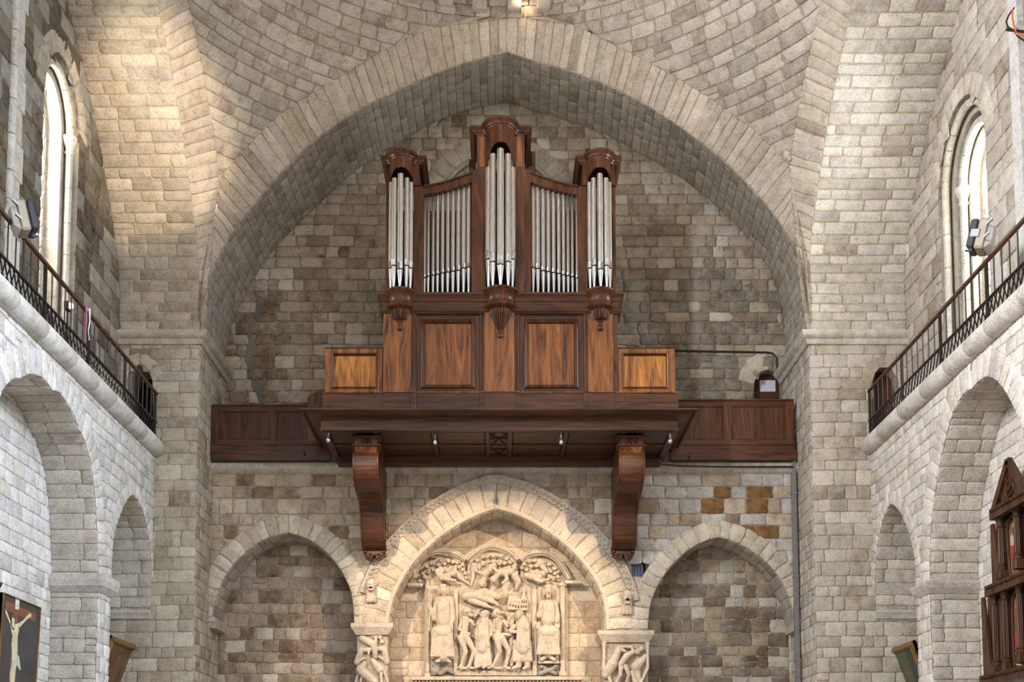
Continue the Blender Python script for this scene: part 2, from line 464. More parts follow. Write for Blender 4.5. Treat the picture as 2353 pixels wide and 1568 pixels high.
def palette(*rows):
    """rows of (weight, r, g, b, stain)"""
    tot = sum(r[0] for r in rows)
    def f(rnd, p):
        x = rnd.random() * tot
        for r in rows:
            x -= r[0]
            if x <= 0: break
        k = rnd.gauss(1, 0.07); k = max(0.8, min(1.2, k))
        return (min(.9, r[1] * k), min(.9, r[2] * k * rnd.uniform(.985, 1.015)), min(.9, r[3] * k * rnd.uniform(.96, 1.04)), max(0, min(1, r[4] * rnd.uniform(.4, 1.5))))
    return f
P_WHITE = palette((8, .70, .69, .68, .05), (3, .62, .61, .60, .10), (1, .66, .63, .58, .1))
P_WHITER = palette((8, .68, .63, .585, .06), (3, .61, .56, .52, .12), (1, .64, .58, .50, .15))
P_CREAM = palette((6, .52, .455, .365, .2), (3, .47, .415, .34, .35), (1, .42, .37, .30, .5))
P_CREAMW = palette((6, .64, .60, .53, .12), (3, .58, .54, .48, .3), (1, .52, .47, .41, .5))
P_PIER = palette((5, .50, .44, .35, .35), (3, .54, .49, .41, .25), (2, .43, .37, .29, .6), (1, .58, .53, .45, .2))
P_PIERR = palette((5, .58, .52, .44, .30), (3, .62, .57, .50, .2), (2, .50, .44, .36, .5))
P_WEST = palette((5, .50, .425, .335, .5), (3, .44, .37, .29, .7), (2, .57, .50, .41, .3), (1, .38, .30, .215, .8), (1, .62, .56, .47, .1))
P_LOW = palette((5, .60, .49, .385, .45), (3, .50, .40, .30, .6), (2, .56, .49, .41, .2), (1, .34, .25, .18, .9))
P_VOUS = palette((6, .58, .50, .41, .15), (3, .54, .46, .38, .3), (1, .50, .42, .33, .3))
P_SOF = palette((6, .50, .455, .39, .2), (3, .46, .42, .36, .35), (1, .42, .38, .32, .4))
P_PEND = palette((6, .52, .455, .385, .3), (3, .47, .41, .345, .45), (1, .44, .39, .33, .6))
P_PORT = palette((6, .66, .58, .48, .1), (3, .62, .54, .44, .2), (1, .56, .48, .38, .3))
P_NICHE = palette((5, .42, .34, .27, .6), (3, .36, .28, .21, .8), (2, .54, .47, .39, .2), (1, .30, .22, .16, .9))
P_DARKW = palette((4, .43, .39, .34, .7), (3, .34, .29, .23, .9), (2, .52, .48, .42, .3))

def masonry(parent, S, reg, v0, v1, rows, wr, pal, H=0.014, seed=1, cap=300, name='stone', joint=0.006, jit=0.006, wob=0.0, minvis=True, skip=0.0, patch=None, bev=0.016):
    rnd = random.Random(seed); out = []; v = v0
    while v < v1 - 0.05:
        hrow = rnd.uniform(*rows); w = v + hrow
        if v1 - w < rows[0] * 0.5: w = v1
        A = reg(v + 1e-3); B = reg(w - 1e-3); C = reg((v + w) / 2)
        if len(A) != len(B) or len(A) != len(C): A = B = C
        for (a0, a1), (b0, b1), (c0, c1) in zip(A, B, C):
            u = min(a0, b0); end = max(a1, b1); first = True
            while u < end - 0.02:
                wd = rnd.uniform(*wr) * (0.5 if first and rnd.random() < .5 else 1); first = False
                x = u + wd
                if end - x < wr[0] * 0.6: x = end
                split = [(v, w)]
                if hrow > rows[0] * 1.25 and wd < wr[0] * 1.5 and rnd.random() < .12: m = (v + w) / 2; split = [(v, m), (m, w)]
                for (p, q) in split:
                    ta = (p - v) / (w - v); tb = (q - v) / (w - v)
                    lo0 = a0 + (b0 - a0) * ta; hi0 = a1 + (b1 - a1) * ta; lo1 = a0 + (b0 - a0) * tb; hi1 = a1 + (b1 - a1) * tb
                    poly = [(min(max(u, lo0), hi0), p), (min(max(x, lo0), hi0), p), (min(max(x, lo1), hi1), q), (min(max(u, lo1), hi1), q)]
                    if (poly[1][0] - poly[0][0]) + (poly[2][0] - poly[3][0]) < 0.09: continue
                    if abs(poly[0][0] - poly[1][0]) < 1e-3: poly = [poly[0], poly[2], poly[3]]
                    elif abs(poly[2][0] - poly[3][0]) < 1e-3: poly = poly[:3]
                    if wob: poly = [(a, b + wob * math.sin(a * 2.1 + seed) + wob * .6 * math.sin(a * 5.3 + seed * 2)) for a, b in poly]
                    ctr = S((u + x) / 2, (p + q) / 2, 0)
                    if minvis and not visible(ctr): continue
                    g = stone_geo(S, poly, H * rnd.uniform(.7, 1.3), rnd, joint, bev, jit)
                    if g is None: continue
                    col = (patch or pal)(rnd, ctr) if patch else pal(rnd, ctr)
                    if col is None: col = pal(rnd, ctr)
                    out.append((g[0], g[1], col, wd * (q - p)))
                u = x
        v = w
    emit(out, parent, name, cap)

def ring_pts(curve, T, lean=True):
    """outward normals along a pointed-arch curve, turned upright near the apex"""
    ap = getattr(curve, 'apex', None)
    def N(s):
        t = curve.tan(s, 0.06)
        n = Vector((-t[1], t[0]))
        if n.length == 0: n = Vector((0, 1))
        if ap is not None and abs(s - ap) < 0.5:
            k = 1 - abs(s - ap) / 0.5; k = k * k * (3 - 2 * k) if k < 1 else 1
            sgn = -1 if s < ap else 1
            tt = curve.tan(ap + sgn * 0.5, 0.1); nb = Vector((-tt[1], tt[0]))
            n = nb.lerp(Vector((0, 1)), 1 - abs(s - ap) / 0.5)
        n.normalize(); return n
    return N
def voussoirs(parent, S2, curve, T, wid, pal, H=0.02, seed=1, name='voussoir', h0=0.004, t0=0.0, back=True, cap=300, joint=0.005, wj=0.12, col=MORTAR, bev=0.012):
    """S2(a, b, h): the wall's own surface; curve in (a, b); ring of wedge stones of radial size T"""
    rnd = random.Random(seed); N = ring_pts(curve, T)
    def f(s, t, h):
        p = curve.at(s); n = N(s); return S2(p[0] + n[0] * t, p[1] + n[1] * t, h + h0)
    if back: backing('mortar_bed', f, lambda v: [(t0, t0 + T)], 0, 1, parent=parent, kind=None) if False else _bed(parent, f, curve.L, t0, T, col)
    n = max(3, round(curve.L / wid)); out = []; cuts = [0.0]
    ap = getattr(curve, 'apex', curve.L / 2); na = max(1, round(ap / wid)); nb = max(1, round((curve.L - ap) / wid))
    cuts = [ap * (k + (rnd.uniform(-wj, wj) if 0 < k < na else 0)) / na for k in range(na + 1)] + [ap + (curve.L - ap) * (k + (rnd.uniform(-wj, wj) if k < nb else 0)) / nb for k in range(1, nb + 1)]
    for a, b in zip(cuts, cuts[1:]):
        tt = t0 + T * rnd.uniform(.97, 1.03)
        poly = [(a, t0), (b, t0), (b, tt), (a, tt)]
        c = f((a + b) / 2, t0 + T / 2, 0)
        if not visible(c): continue
        g = stone_geo(f, poly, H * rnd.uniform(.8, 1.2), rnd, joint, bev, 0.004)
        if g: out.append((g[0], g[1], pal(rnd, c), (b - a) * T))
    emit(out, parent, name, cap)
def _bed(parent, f, L, t0, T, col):
    m = MB(); n = max(8, int(L / 0.12)); v = []
    for k in range(n + 1):
        s = L * k / n
        for (t, h) in ((t0, -0.06), (t0, 0), (t0 + T, 0), (t0 + T, -0.06)): v.append(f(s, t, h))
    fc = [(k * 4 + j, k * 4 + j + 1, k * 4 + j + 5, k * 4 + j + 4) for k in range(n) for j in range(3)]
    m.add(v, fc); m.build('mortar_bed', M_STONE, parent, tn=col)

# ================================================================ the great west arch and its two neighbours
def px2(pts, Y): return [(lambda q: (q[0], q[2]))(PY(x, y, Y)) for x, y in pts]
IN_L = [(461, 790), (462, 755), (465, 690), (482, 633), (513, 569), (556, 505), (612, 437), (663, 380), (713, 331), (819, 255), (912, 208), (997, 170), (1080, 141), (1165, 120)]
IN_R = [(1165, 120), (1250, 146), (1337, 172), (1444, 219), (1540, 276), (1642, 352), (1713, 418), (1780, 495), (1831, 577), (1859, 653), (1863, 740), (1862, 790)]
BK_L = [(515, 880), (520, 800), (541, 730), (577, 653), (638, 566), (714, 490), (800, 408), (883, 350), (955, 306), (1014, 276), (1070, 256), (1165, 237)]
BK_R = [(1165, 237), (1250, 262), (1337, 290), (1397, 314), (1465, 350), (1550, 400), (1621, 454), (1703, 531), (1759, 607), (1790, 679), (1802, 765), (1802, 880)]
EX_L = [(460, 790), (462, 755), (462, 700), (469, 620), (482, 541), (500, 470), (512, 400), (553, 354), (602, 301), (648, 260), (704, 222), (779, 178), (883, 115), (959, 78), (1040, 53), (1165, 42)]
EX_R = [(1165, 42), (1260, 46), (1330, 62), (1422, 108), (1563, 183), (1700, 272), (1752, 318), (1814, 378), (1828, 470), (1843, 551), (1853, 640), (1862, 740), (1862, 790)]
def d_of(px, py):       # how far the ring leans into the room at its outer edge
    k = abs(px - 1165) / 655
    if py > 400: return max(0.0, 0.46 * (790 - py) / 390)
    return 0.30 + 0.16 * min(1, k)
inL, inR = px2(IN_L, Y1), px2(IN_R, Y1)
inL[0] = (XL, inL[0][1]); inR[-1] = (XR, inR[-1][1])
A_IN = join(inL, inR)
A_BK = join(px2(BK_L, YU), px2(BK_R, YU))
def ex3(pts): 
    r = []
    for x, y in pts:
        d = d_of(x, y); q = PY(x, y, Y1 - d); r.append((q[0], q[2], d))
    return r
exL, exR = ex3(EX_L), ex3(EX_R)
A_EX = join(exL, exR)
def both(c1, c2, s):
    """matched points on two curves: each half by its own share of length"""
    if s <= c1.apex: return c1.at(s), c2.at(c2.apex * s / c1.apex)
    k = (s - c1.apex) / (c1.L - c1.apex); return c1.at(s), c2.at(c2.apex + (c2.L - c2.apex) * k)
def west_ring(s, t, h):
    a, b = both(A_IN, A_EX, s); k = t / 0.8
    if h == 0 or True:
        return Vector((a[0] + (b[0] - a[0]) * k, Y1 - b[2] * k - h, a[1] + (b[1] - a[1]) * k))
def west_soffit(s, t):
    a, b = both(A_IN, A_BK, s); k = t / 2.2
    return Vector((a[0] + (b[0] - a[0]) * k, Y1 + (YU - Y1) * k, a[1] + (b[1] - a[1]) * k))

ws = thing('trim_1', 'broad pointed stone arch spanning the whole end wall above the organ', None, (XC, Y1, ZS)); ws['kind'] = 'structure'
_bed(ws, west_ring, A_IN.L, 0.0, 0.8, MORTAR)
def ring_stones(S, L, ap, T, wid, pal, parent, seed, H=0.02):
    rnd = random.Random(seed); out = []; na = round(ap / wid); nb = round((L - ap) / wid)
    cuts = [ap * k / na for k in range(na + 1)] + [ap + (L - ap) * k / nb for k in range(1, nb + 1)]
    cuts = [c + (rnd.uniform(-.15, .15) * wid if 0 < i < len(cuts) - 1 and c != ap else 0) for i, c in enumerate(cuts)]
    for a, b in zip(cuts, cuts[1:]):
        c = S((a + b) / 2, T / 2, 0)
        if not visible(c): continue
        g = stone_geo(S, [(a, 0), (b, 0), (b, T), (a, T)], H, rnd, 0.006, 0.012, 0.004)
        if g: out.append((g[0], g[1], pal(rnd, c), (b - a) * T))
    emit(out, parent, 'voussoir')
ring_stones(west_ring, A_IN.L, A_IN.apex, 0.8, 0.185, P_VOUS, ws, 3)
S_ws = numeric(lambda u, v: west_soffit(v, u), (XC, 23.2, 11))
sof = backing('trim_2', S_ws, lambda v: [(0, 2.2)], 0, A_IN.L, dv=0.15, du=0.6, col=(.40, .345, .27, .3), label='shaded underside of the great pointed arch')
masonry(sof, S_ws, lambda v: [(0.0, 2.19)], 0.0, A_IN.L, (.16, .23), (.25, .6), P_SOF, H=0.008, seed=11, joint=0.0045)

# side arches: the west arch's own profile turned a quarter
def side_pts(src, sx, X0, sgn):
    """src points (x, z, d) of one half, spring first; returns list of (y, z, x)"""
    r = []
    for p in src:
        a = abs(p[0] - X0); d = p[2] if len(p) > 2 else 0
        r.append((Y1 - a, p[1], X0 + sgn * d))
    return r
def mirrored(pts):     # from far springing over the apex to the near springing
    ap = pts[-1]; ya = ap[0]
    return pts, [(2 * ya - p[0], p[1], p[2]) for p in reversed(pts)]
def side_arch(name, side):
    if side < 0: ip, ep, X0, XU, sg = inL, exL, XL, UL, 1
    else: ip, ep, X0, XU, sg = inR[::-1], exR[::-1], XR, UR, -1
    i1, i2 = mirrored(side_pts(ip, side, X0, sg)); e1, e2 = mirrored(side_pts(ep, side, X0, sg))
    ci, ce = join(i1, i2), join(e1, e2)
    def ring(s, t, h):
        a, b = both(ci, ce, s); k = t / 0.8
        return Vector((a[2] + (b[2] - a[2]) * k + sg * h, a[0] + (b[0] - a[0]) * k, a[1] + (b[1] - a[1]) * k))
    par = thing(name, 'wide pointed stone side arch on the %s' % ('left, lit warm' if side < 0 else 'right, pale and cool'), None, (X0, YC, ZS)); par['kind'] = 'structure'
    _bed(par, ring, ci.L, 0.0, 0.8, MORTAR)
    ring_stones(ring, ci.L, ci.apex, 0.8, 0.21, P_VOUS, par, 5 + side)
    def sf(u, v):
        a = ci.at(v); return Vector((X0 + (XU - X0) * u / 1.9, a[0], a[1]))
    S = numeric(sf, (X0, YC, 11))
    b = backing('trim_%d' % (5 if side < 0 else 6), S, lambda v: [(0, 1.9)], 0, ci.L, dv=0.2, du=0.7, col=(.52, .42, .30, .2), label='brick-coursed underside of the %s side arch' % ('left' if side < 0 else 'right'))
    masonry(b, S, lambda v: [(0.0, 1.9)], 0.0, ci.L * 0.62, (.17, .24), (.3, .85), P_CREAM if side < 0 else P_CREAMW, H=0.012, seed=21 + side, joint=0.011, wob=0.006)
    return ci, ce
CI_L, CE_L = side_arch('trim_3', -1)
CI_R, CE_R = side_arch('trim_4', 1)

# ---------------------------------------------------------------- pendentives: rings of stone about the dome's axis
def pend(name, side, seed, label):
    E = exL if side < 0 else exR[::-1]
    X0 = XL if side < 0 else XR
    pts = [(abs(p[0] - X0), p[1], p[2]) for p in E if True]
    # keep from the corner (a == d) upward
    k0 = min(range(len(pts)), key=lambda k: abs(pts[k][0] - pts[k][2]) + (0 if pts[k][1] > 13 else 9))
    half = Curve([(p[0], p[1], p[2]) for p in pts[k0:]])
    hb = HB
    samp = [half.at(half.L * i / 60) for i in range(61)]
    prof = [(math.hypot(hb - p[0], hb - p[2]), p[1], math.atan2(hb - p[0], hb - p[2])) for p in samp]   # r, z, angle from +Y
    zmax = prof[-1][1]
    mer = Curve([(q[0], q[1], q[2]) for q in prof], False)
    L = 0; ml = [0]
    for a, b in zip(prof, prof[1:]): L += math.hypot(a[0] - b[0], a[1] - b[1]); ml.append(L)
    def at(v):
        v = max(0, min(L, v)); i = min(len(ml) - 2, max(0, bisect.bisect_right(ml, v) - 1)); t = (v - ml[i]) / max(1e-9, ml[i + 1] - ml[i])
        a, b = prof[i], prof[i + 1]; return a[0] + (b[0] - a[0]) * t, a[1] + (b[1] - a[1]) * t, a[2] + (b[2] - a[2]) * t
    RM = 6.0
    def sf(u, v):
        r, z, _ = at(v); th = u / RM
        return Vector((XC + side * r * math.sin(th), YC + r * math.cos(th), z))
    S = numeric(sf, (XC, YC, 13))
    def reg(v):
        _, _, th = at(v); return [(min(th, pi / 4) * RM - 0.02, (pi / 2 - min(th, pi / 4)) * RM + 0.02)]
    b = backing(name, S, reg, 0, L, dv=0.12, du=0.35, col=(.38, .33, .27, .3), label=label)
    masonry(b, S, reg, 0.0, L, (.2, .3), (.25, .58), P_PEND, H=0.02, seed=seed, joint=0.009, jit=0.009)
    return prof[-1][0], prof[-1][1]
RR, ZR = pend('ceiling_1', -1, 31, 'triangular curved stone vault rising to the dome on the left')
RR2, ZR2 = pend('ceiling_2', 1, 32, 'triangular curved stone vault rising to the dome on the right')
print('ring', RR, ZR, RR2, ZR2)
# ring of upright blocks at the foot of the dome, and the dome itself
ZR = min(ZR, ZR2); RR = min(RR, RR2)
dome = MB(); prof = [(RR + 0.02, ZR - .02), (RR + 0.02, ZR + 0.9)] + [((RR) * math.cos(a * pi / 24), ZR + 0.9 + 6.6 * math.sin(a * pi / 24)) for a in range(1, 13)]
dome.lathe((XC, YC, 0), prof, 72)
dm = dome.build('ceiling_3', M_STONE, smooth=True, tn=(.42, .37, .30, .3)); dm['kind'] = 'structure'; dm['label'] = 'stone dome over the bay'
def drumS(u, v, h):
    th = u / RR; r = RR - h; return Vector((XC + r * math.sin(th), YC + r * math.cos(th), ZR + v))
masonry(dm, drumS, lambda v: [(-6.5, 6.5)], 0.0, 0.86, (.24, .28), (.3, .5), P_PEND, H=0.02, seed=36, joint=0.008)
k = -28
out = []; rnd = random.Random(5)
for k in range(-30, 31):
    th0 = k * 0.112 + rnd.uniform(-.01, .01); u0 = th0 * RR
    for j in range(2):
        z0 = 0.10 + rnd.uniform(-.04, .04) + j * 0.42
        g = stone_geo(lambda u, v, h: drumS(u, v, h + (0.13 if h > 0 else 0)), [(u0, z0), (u0 + .30, z0), (u0 + .30, z0 + .40), (u0, z0 + .40)], 0.03, rnd, 0.004, 0.02)
        if g: out.append((g[0], g[1], (.47, .42, .36, .3), .12))
emit(out, dm, 'upright_block')

# ================================================================ piers
reg_ = region
def pier(name, side):
    X0, XW, XU = (XL, WL, UL) if side < 0 else (XR, WR, UR)
    pal = P_PIER if side < 0 else P_PIERR
    lo = min(X0, XW); hi = max(X0, XW); lo2 = min(X0, XU); hi2 = max(X0, XU); XB_ = BL if side < 0 else BR
    S = planeY(Y1)
    # outline: wide above the balcony, narrow beside the small arch, wide again under its ledge
    zb, zl = 9.0, PY(300 if side < 0 else 2050, 1424, Y1 - .02)[2]
    if side < 0: out = [(XB_, 0), (X0, 0), (X0, ZS + .05), (XU - .05, ZS + .05), (XU - .05, zb), (XB_, zb)]
    else: out = [(X0, 0), (XB_, 0), (XB_, zb), (XU + .05, zb), (XU + .05, ZS + .05), (X0, ZS + .05)]
    # the small doorway behind the balcony
    if side < 0: dp = [(291, 975), (291, 870), (297, 852), (308, 842), (320, 838), (333, 843), (343, 855), (350, 872), (353, 975)]
    else: dp = [(2005, 975), (2005, 880), (2010, 858), (2022, 845), (2034, 840), (2048, 846), (2060, 862), (2066, 885), (2066, 975)]
    dw = [(q[0], q[2]) for q in (PY(x, y, Y1) for x, y in dp)]
    dz0 = 8.95; dw[0] = (dw[0][0], dz0); dw[-1] = (dw[-1][0], dz0)
    reg = region([out, dw])
    b = backing(name, S, reg, 0, ZS + .05, dv=0.05, col=(.42, .355, .275, .3), label='square stone pier carrying the great arch on the %s' % ('left' if side < 0 else 'right'))
    masonry(b, S, reg, 2.9, ZS + 0.04, (.20, .33), (.22, .6), pal, H=0.012, seed=41 + side, joint=0.005, wob=0.006)
    # doorway reveal and dark room behind
    m = MB(); xa, xb = dw[0][0], dw[-1][0]
    n = len(dw); v = [(x, Y1, z) for x, z in dw] + [(x, Y1 + .8, z) for x, z in dw]
    m.add(v, [(i, i + 1, n + i + 1, n + i) for i in range(n - 1)]); m.build('door_reveal', M_STONE, b, tn=(.4, .35, .28, .4))
    c = Curve(dw[1:-1]); 
    voussoirs(b, S, c, 0.24, 0.22, P_VOUS, H=0.012, seed=8, name='voussoir')
    # inner face towards the organ
    SX = planeXp(X0) if side < 0 else planeXm(X0)
    rr = region([rect(Y1, YU + .05, 0, ZS)])
    b2 = backing(name, SX, rr, 0, ZS, dv=3, col=(.36, .31, .25, .3), parent=b, kind=None)
    b2.name = 'inner_face'
    # stones of the inner face hang under the pier too (a wall > stone chain stays two deep)
    masonry(b, SX, region([rect(Y1 + .01, YU, 0, ZS)]), 2.9, ZS, (.2, .33), (.25, .5), pal, H=0.012, seed=51 + side, joint=0.005)
    return b, dw
PL, DWL = pier('wall_pier_left', -1)
PR_, DWR = pier('wall_pier_right', 1)
# door leaf in the right doorway, dark opening in the left
m = MB(); n = len(DWR); m.prism(DWR, lambda a, b, d: (a, Y1 + .32 + d, b), 0, .06)
dr = m.build('door_1', W_MIDX); dr['kind'] = 'structure'; dr['label'] = 'arched brown wooden door behind the right balcony rail'
for i in range(3):
    x0 = DWR[0][0] + .02 + i * .19; MB().box(x0, x0 + .18, Y1 + .295, Y1 + .32, 8.96, DWR[3][1] - .12 + (.06 if i == 1 else 0), .006).build('plank', W_MID, dr)
m = MB(); m.prism(DWL, lambda a, b, d: (a, Y1 + .8 + d, b), 0, .05)
dl = m.build('door_2', M_BLACK); dl['kind'] = 'structure'; dl['label'] = 'black arched doorway behind the left balcony rail'

# pier cornices: a moulded band turning from the front round to the inner face
zc = ZS
prof_c = [(0, zc - .26), (.05, zc - .25), (.07, zc - .20), (.075, zc - .15), (.12, zc - .13), (.15, zc - .08), (.16, zc - .02), (.15, zc + .01), (0, zc + .02)]
prof_c = [(d * 1.25, z - .10) for d, z in prof_c]
def cornice(name, path, prof, side, seg, tint_, label, seed=3):
    """cut into blocks along the path"""
    rnd = random.Random(seed); e = thing(name, label, None, (path[0][0], path[0][1], prof[0][1])); e['kind'] = 'structure'
    tot = [(Vector(b) - Vector(a)).length for a, b in zip(path, path[1:])]
    # mitred corners kept inside one corner block
    P = [Vector(p) for p in path]
    cuts = []
    for i, L in enumerate(tot):
        n = max(1, round(L / seg)); cuts.append([k / n + (rnd.uniform(-.15, .15) / n if 0 < k < n else 0) for k in range(n + 1)])
    for i, cs in enumerate(cuts):
        for j in range(len(cs) - 1):
            a = P[i].lerp(P[i + 1], cs[j]); b = P[i].lerp(P[i + 1], cs[j + 1])
            d = (P[i + 1] - P[i]).normalized() * .004
            pth = []
            if j == 0 and i > 0: pth = [a, b - d]
            else: pth = [a + d, b - d]
            if j == len(cs) - 2 and i < len(cuts) - 1:
                nx = P[i + 1].lerp(P[i + 2], cuts[i + 1][1]); dd = (P[i + 2] - P[i + 1]).normalized() * .004
                pth = [a + d, P[i + 1], nx - dd]
            if j == 0 and i > 0: continue
            k = rnd.uniform(.93, 1.06)
            MB().sweep([tuple(q) for q in pth], prof, side).build('cornice_stone', M_STONE, e, True, tn=(tint_[0] * k, tint_[1] * k, tint_[2] * k, tint_[3]))
    MB().sweep(path, [(0, prof[0][1] + .003)] + [(d * .97 - .003, z + (.003 if i < 4 else -.003)) for i, (d, z) in enumerate(prof[1:-1])] + [(0, prof[-1][1] - .003)], side).build('mortar_bed', M_STONE, e, tn=(.3, .26, .2, .4))
    return e
cornice('trim_7', [(UL, Y1), (XL, Y1), (XL, YU)], prof_c, 1, .8, (.56, .50, .40, .3), 'moulded stone cornice on the left pier')
cornice('trim_8', [(XR, YU), (XR, Y1), (UR, Y1)], prof_c, 1, .8, (.64, .59, .51, .2), 'moulded stone cornice on the right pier')

# ================================================================ west wall above the gallery
zf = PY(600, 1055, YL)[2] + .12          # gallery floor
S_U = planeY(YU)
wx = [(XL - .1, zf), (XR + .1, zf), (XR + .1, 12.2)] + [(A_BK.at(A_BK.L * (1 - k / 60))[0] , A_BK.at(A_BK.L * (1 - k / 60))[1] + .08) for k in range(3, 58)] + [(XL - .1, 12.2)]
# little doorway at the right end
dp = [(1732, 930), (1732, 885), (1737, 870), (1746, 858), (1757, 852), (1768, 850), (1780, 853), (1790, 862), (1797, 875), (1797, 930)]
DW = [(q[0], q[2]) for q in (PY(x, y, YU) for x, y in dp)]; DW[0] = (DW[0][0], zf); DW[-1] = (DW[-1][0], zf)
bc = PY(1146, 490, YU)
def blind(r, k=1.0, n=24): return [(bc[0] - r * math.cos(pi * i / n), bc[2] + r * k * math.sin(pi * i / n)) for i in range(n + 1)]
px_m = 1 / 98.0
hole = [(bc[0] - 1.42, bc[2] - 1.4)] + blind(1.42) + [(bc[0] + 1.42, bc[2] - 1.4)]
rU = region([wx, DW, hole])
ww = backing('wall_west_upper', S_U, rU, zf, 17.6, dv=0.05, col=(.37, .31, .245, .4), label='rough stone end wall behind the organ')
def patchU(rnd, p):
    if p[0] < -4.6 and p[2] < 12.8 and rnd.random() < .6: return (.30, .22, .155, .9)
    if p[0] > 2.2 and p[2] < 13.6 and rnd.random() < .7: return (.355, .32, .27, .75)
    return None
masonry(ww, S_U, rU, zf + .1, 17.6, (.21, .31), (.22, .62), P_WEST, H=0.026, seed=61, joint=0.008, jit=0.012, wob=0.008, patch=patchU)
# blocked round arch behind the organ
Sb = planeY(YU + .12)
bb = backing('trim_9', Sb, region([[(bc[0] - 1.5, bc[2] - 1.4)] + blind(1.5) + [(bc[0] + 1.5, bc[2] - 1.4)]]), bc[2] - 1.4, bc[2] + 1.5, dv=.08, col=(.36, .32, .26, .3), label='blocked round-headed window behind the organ')
masonry(bb, Sb, region([[(bc[0] - .95, bc[2] - 1.4)] + blind(.95) + [(bc[0] + .95, bc[2] - 1.4)]]), bc[2] - 1.4, bc[2] + .95, (.2, .28), (.3, .5), P_WEST, seed=63)
for r_, T_, h_, w_ in ((1.44, .42, .03, .30), (1.06, .32, .02, .24)):
    voussoirs(bb, S_U if r_ > 1.3 else Sb, Curve(blind(r_), False), T_, w_, P_SOF, H=h_, seed=64, h0=0.012)
m = MB(); m.tube([(x, YU - .0, z) for x, z in blind(1.40)], .05, 10); m.build('roll_moulding', M_STONE, bb, True, tn=(.48, .44, .37, .3))
# crack patches of mortar down the left of the wall
pts = [(588, 672), (600, 690), (592, 720), (574, 728), (572, 760), (580, 790), (570, 830), (578, 850), (590, 880), (600, 925)]
m = MB(); V = []
for i, (x, y) in enumerate(pts):
    for s in (-1, 1):
        w_ = (5 + 5 * math.sin(i * 1.7) ** 2) * s; q = PY(x + w_, y + 3 * s, YU - .045); V.append(q)
m.add(V, [(2 * i, 2 * i + 1, 2 * i + 3, 2 * i + 2) for i in range(len(pts) - 1)])
m.add([(a, b + .05, c) for a, b, c in V], [(2 * i, 2 * i + 1, 2 * i + 3, 2 * i + 2) for i in range(len(pts) - 1)])
m.build('filled_crack', M_STONE, ww, tn=(.22, .20, .17, .5), label='grey mortar filling a crack')
# doorway: voussoirs to its left, leaf with a paper notice
voussoirs(ww, S_U, Curve(DW[1:6]), 0.40, 0.42, P_PORT, H=0.02, seed=66, h0=.012)
m = MB(); m.prism(DW, lambda a, b, d: (a, YU + .25 + d, b), 0, .06)
d3 = m.build('door_3', M_DOORW); d3['kind'] = 'structure'; d3['label'] = 'low arched dark wooden door at the right end of the gallery'
n = len(DW); MB().add([(x, YU, z) for x, z in DW] + [(x, YU + .3, z) for x, z in DW], [(i, i + 1, n + i + 1, n + i) for i in range(n - 1)]).build('door_reveal', M_STONE, d3, tn=(.4, .35, .28, .4))
a = PY(1746, 873, YU + .2); b = PY(1783, 899, YU + .2)
nt = thing('paper_notice', 'white paper notice pinned to the low arched door', 'notice', (a[0], YU + .24, b[2]))
MB().box(a[0], b[0], YU + .235, YU + .243, b[2], a[2]).build('sheet', M_PAPER, nt)
for i in range(5):
    z = a[2] - .045 - i * .042; w_ = (.30, .28, .20, .29, .16)[i]
    MB().box(a[0] + .03, a[0] + .03 + w_ * .9, YU + .2335, YU + .2348, z, z + .006).build('text_line', M_INK, nt)
# gallery floor slab behind the parapets
m = MB(); m.box(XL, XR, YL - .02, YU, zf - .2, zf); m.build('floor_gallery', M_STONE, tn=(.4, .35, .28, .3))['kind'] = 'structure'

# ================================================================ west wall below the gallery
S_L = planeY(YL); zt = zf - .2
def arcpts(px, Y): return [(q[0], q[2]) for q in (PY(x, y, Y) for x, y in px)]
LA = [(485, 1440), (488, 1415), (501, 1366), (522, 1319), (563, 1272), (610, 1240), (663, 1225)], [(663, 1225), (715, 1243), (757, 1277), (788, 1319), (809, 1371), (815, 1440)]
CA = [(894, 1438), (898, 1410), (912, 1364), (939, 1314), (965, 1281), (1011, 1238), (1061, 1205), (1110, 1182), (1142, 1172)], [(1142, 1172), (1193, 1189), (1242, 1215), (1309, 1265), (1358, 1324), (1381, 1370), (1389, 1410), (1391, 1448)]
RA = [(1488, 1448), (1494, 1392), (1512, 1345), (1541, 1303), (1583, 1264), (1624, 1243), (1654, 1235)], [(1654, 1235), (1708, 1256), (1760, 1293), (1796, 1339), (1817, 1386), (1826, 1425), (1829, 1448)]
def mk(A): return join(arcpts(A[0], YL), arcpts(A[1], YL))
cLA, cCA, cRA = mk(LA), mk(CA), mk(RA)
def offset_poly(c, T, zbot=0.0):
    N = ring_pts(c, T); P = [(c.at(c.L * k / 50) + N(c.L * k / 50) * T) for k in range(51)]
    return [(P[0][0], zbot)] + [(p[0], p[1]) for p in P] + [(P[-1][0], zbot)]
sqw = [PY(x, y, YL) for x, y in ((1452, 1325), (1490, 1325), (1490, 1290), (1452, 1290))]
sq = [(q[0], q[2]) for q in sqw]
hL = offset_poly(cLA, .18); hC = offset_poly(cCA, .22); hR = offset_poly(cRA, .18)
xl0, xl1 = cLA.at(cLA.L)[0], cCA.at(0)[0]; xr0, xr1 = cCA.at(cCA.L)[0], cRA.at(0)[0]
hL = [(max(p[0], XL - .2), p[1]) for p in hL]
outer = rect(XL, XR, 0, zt)
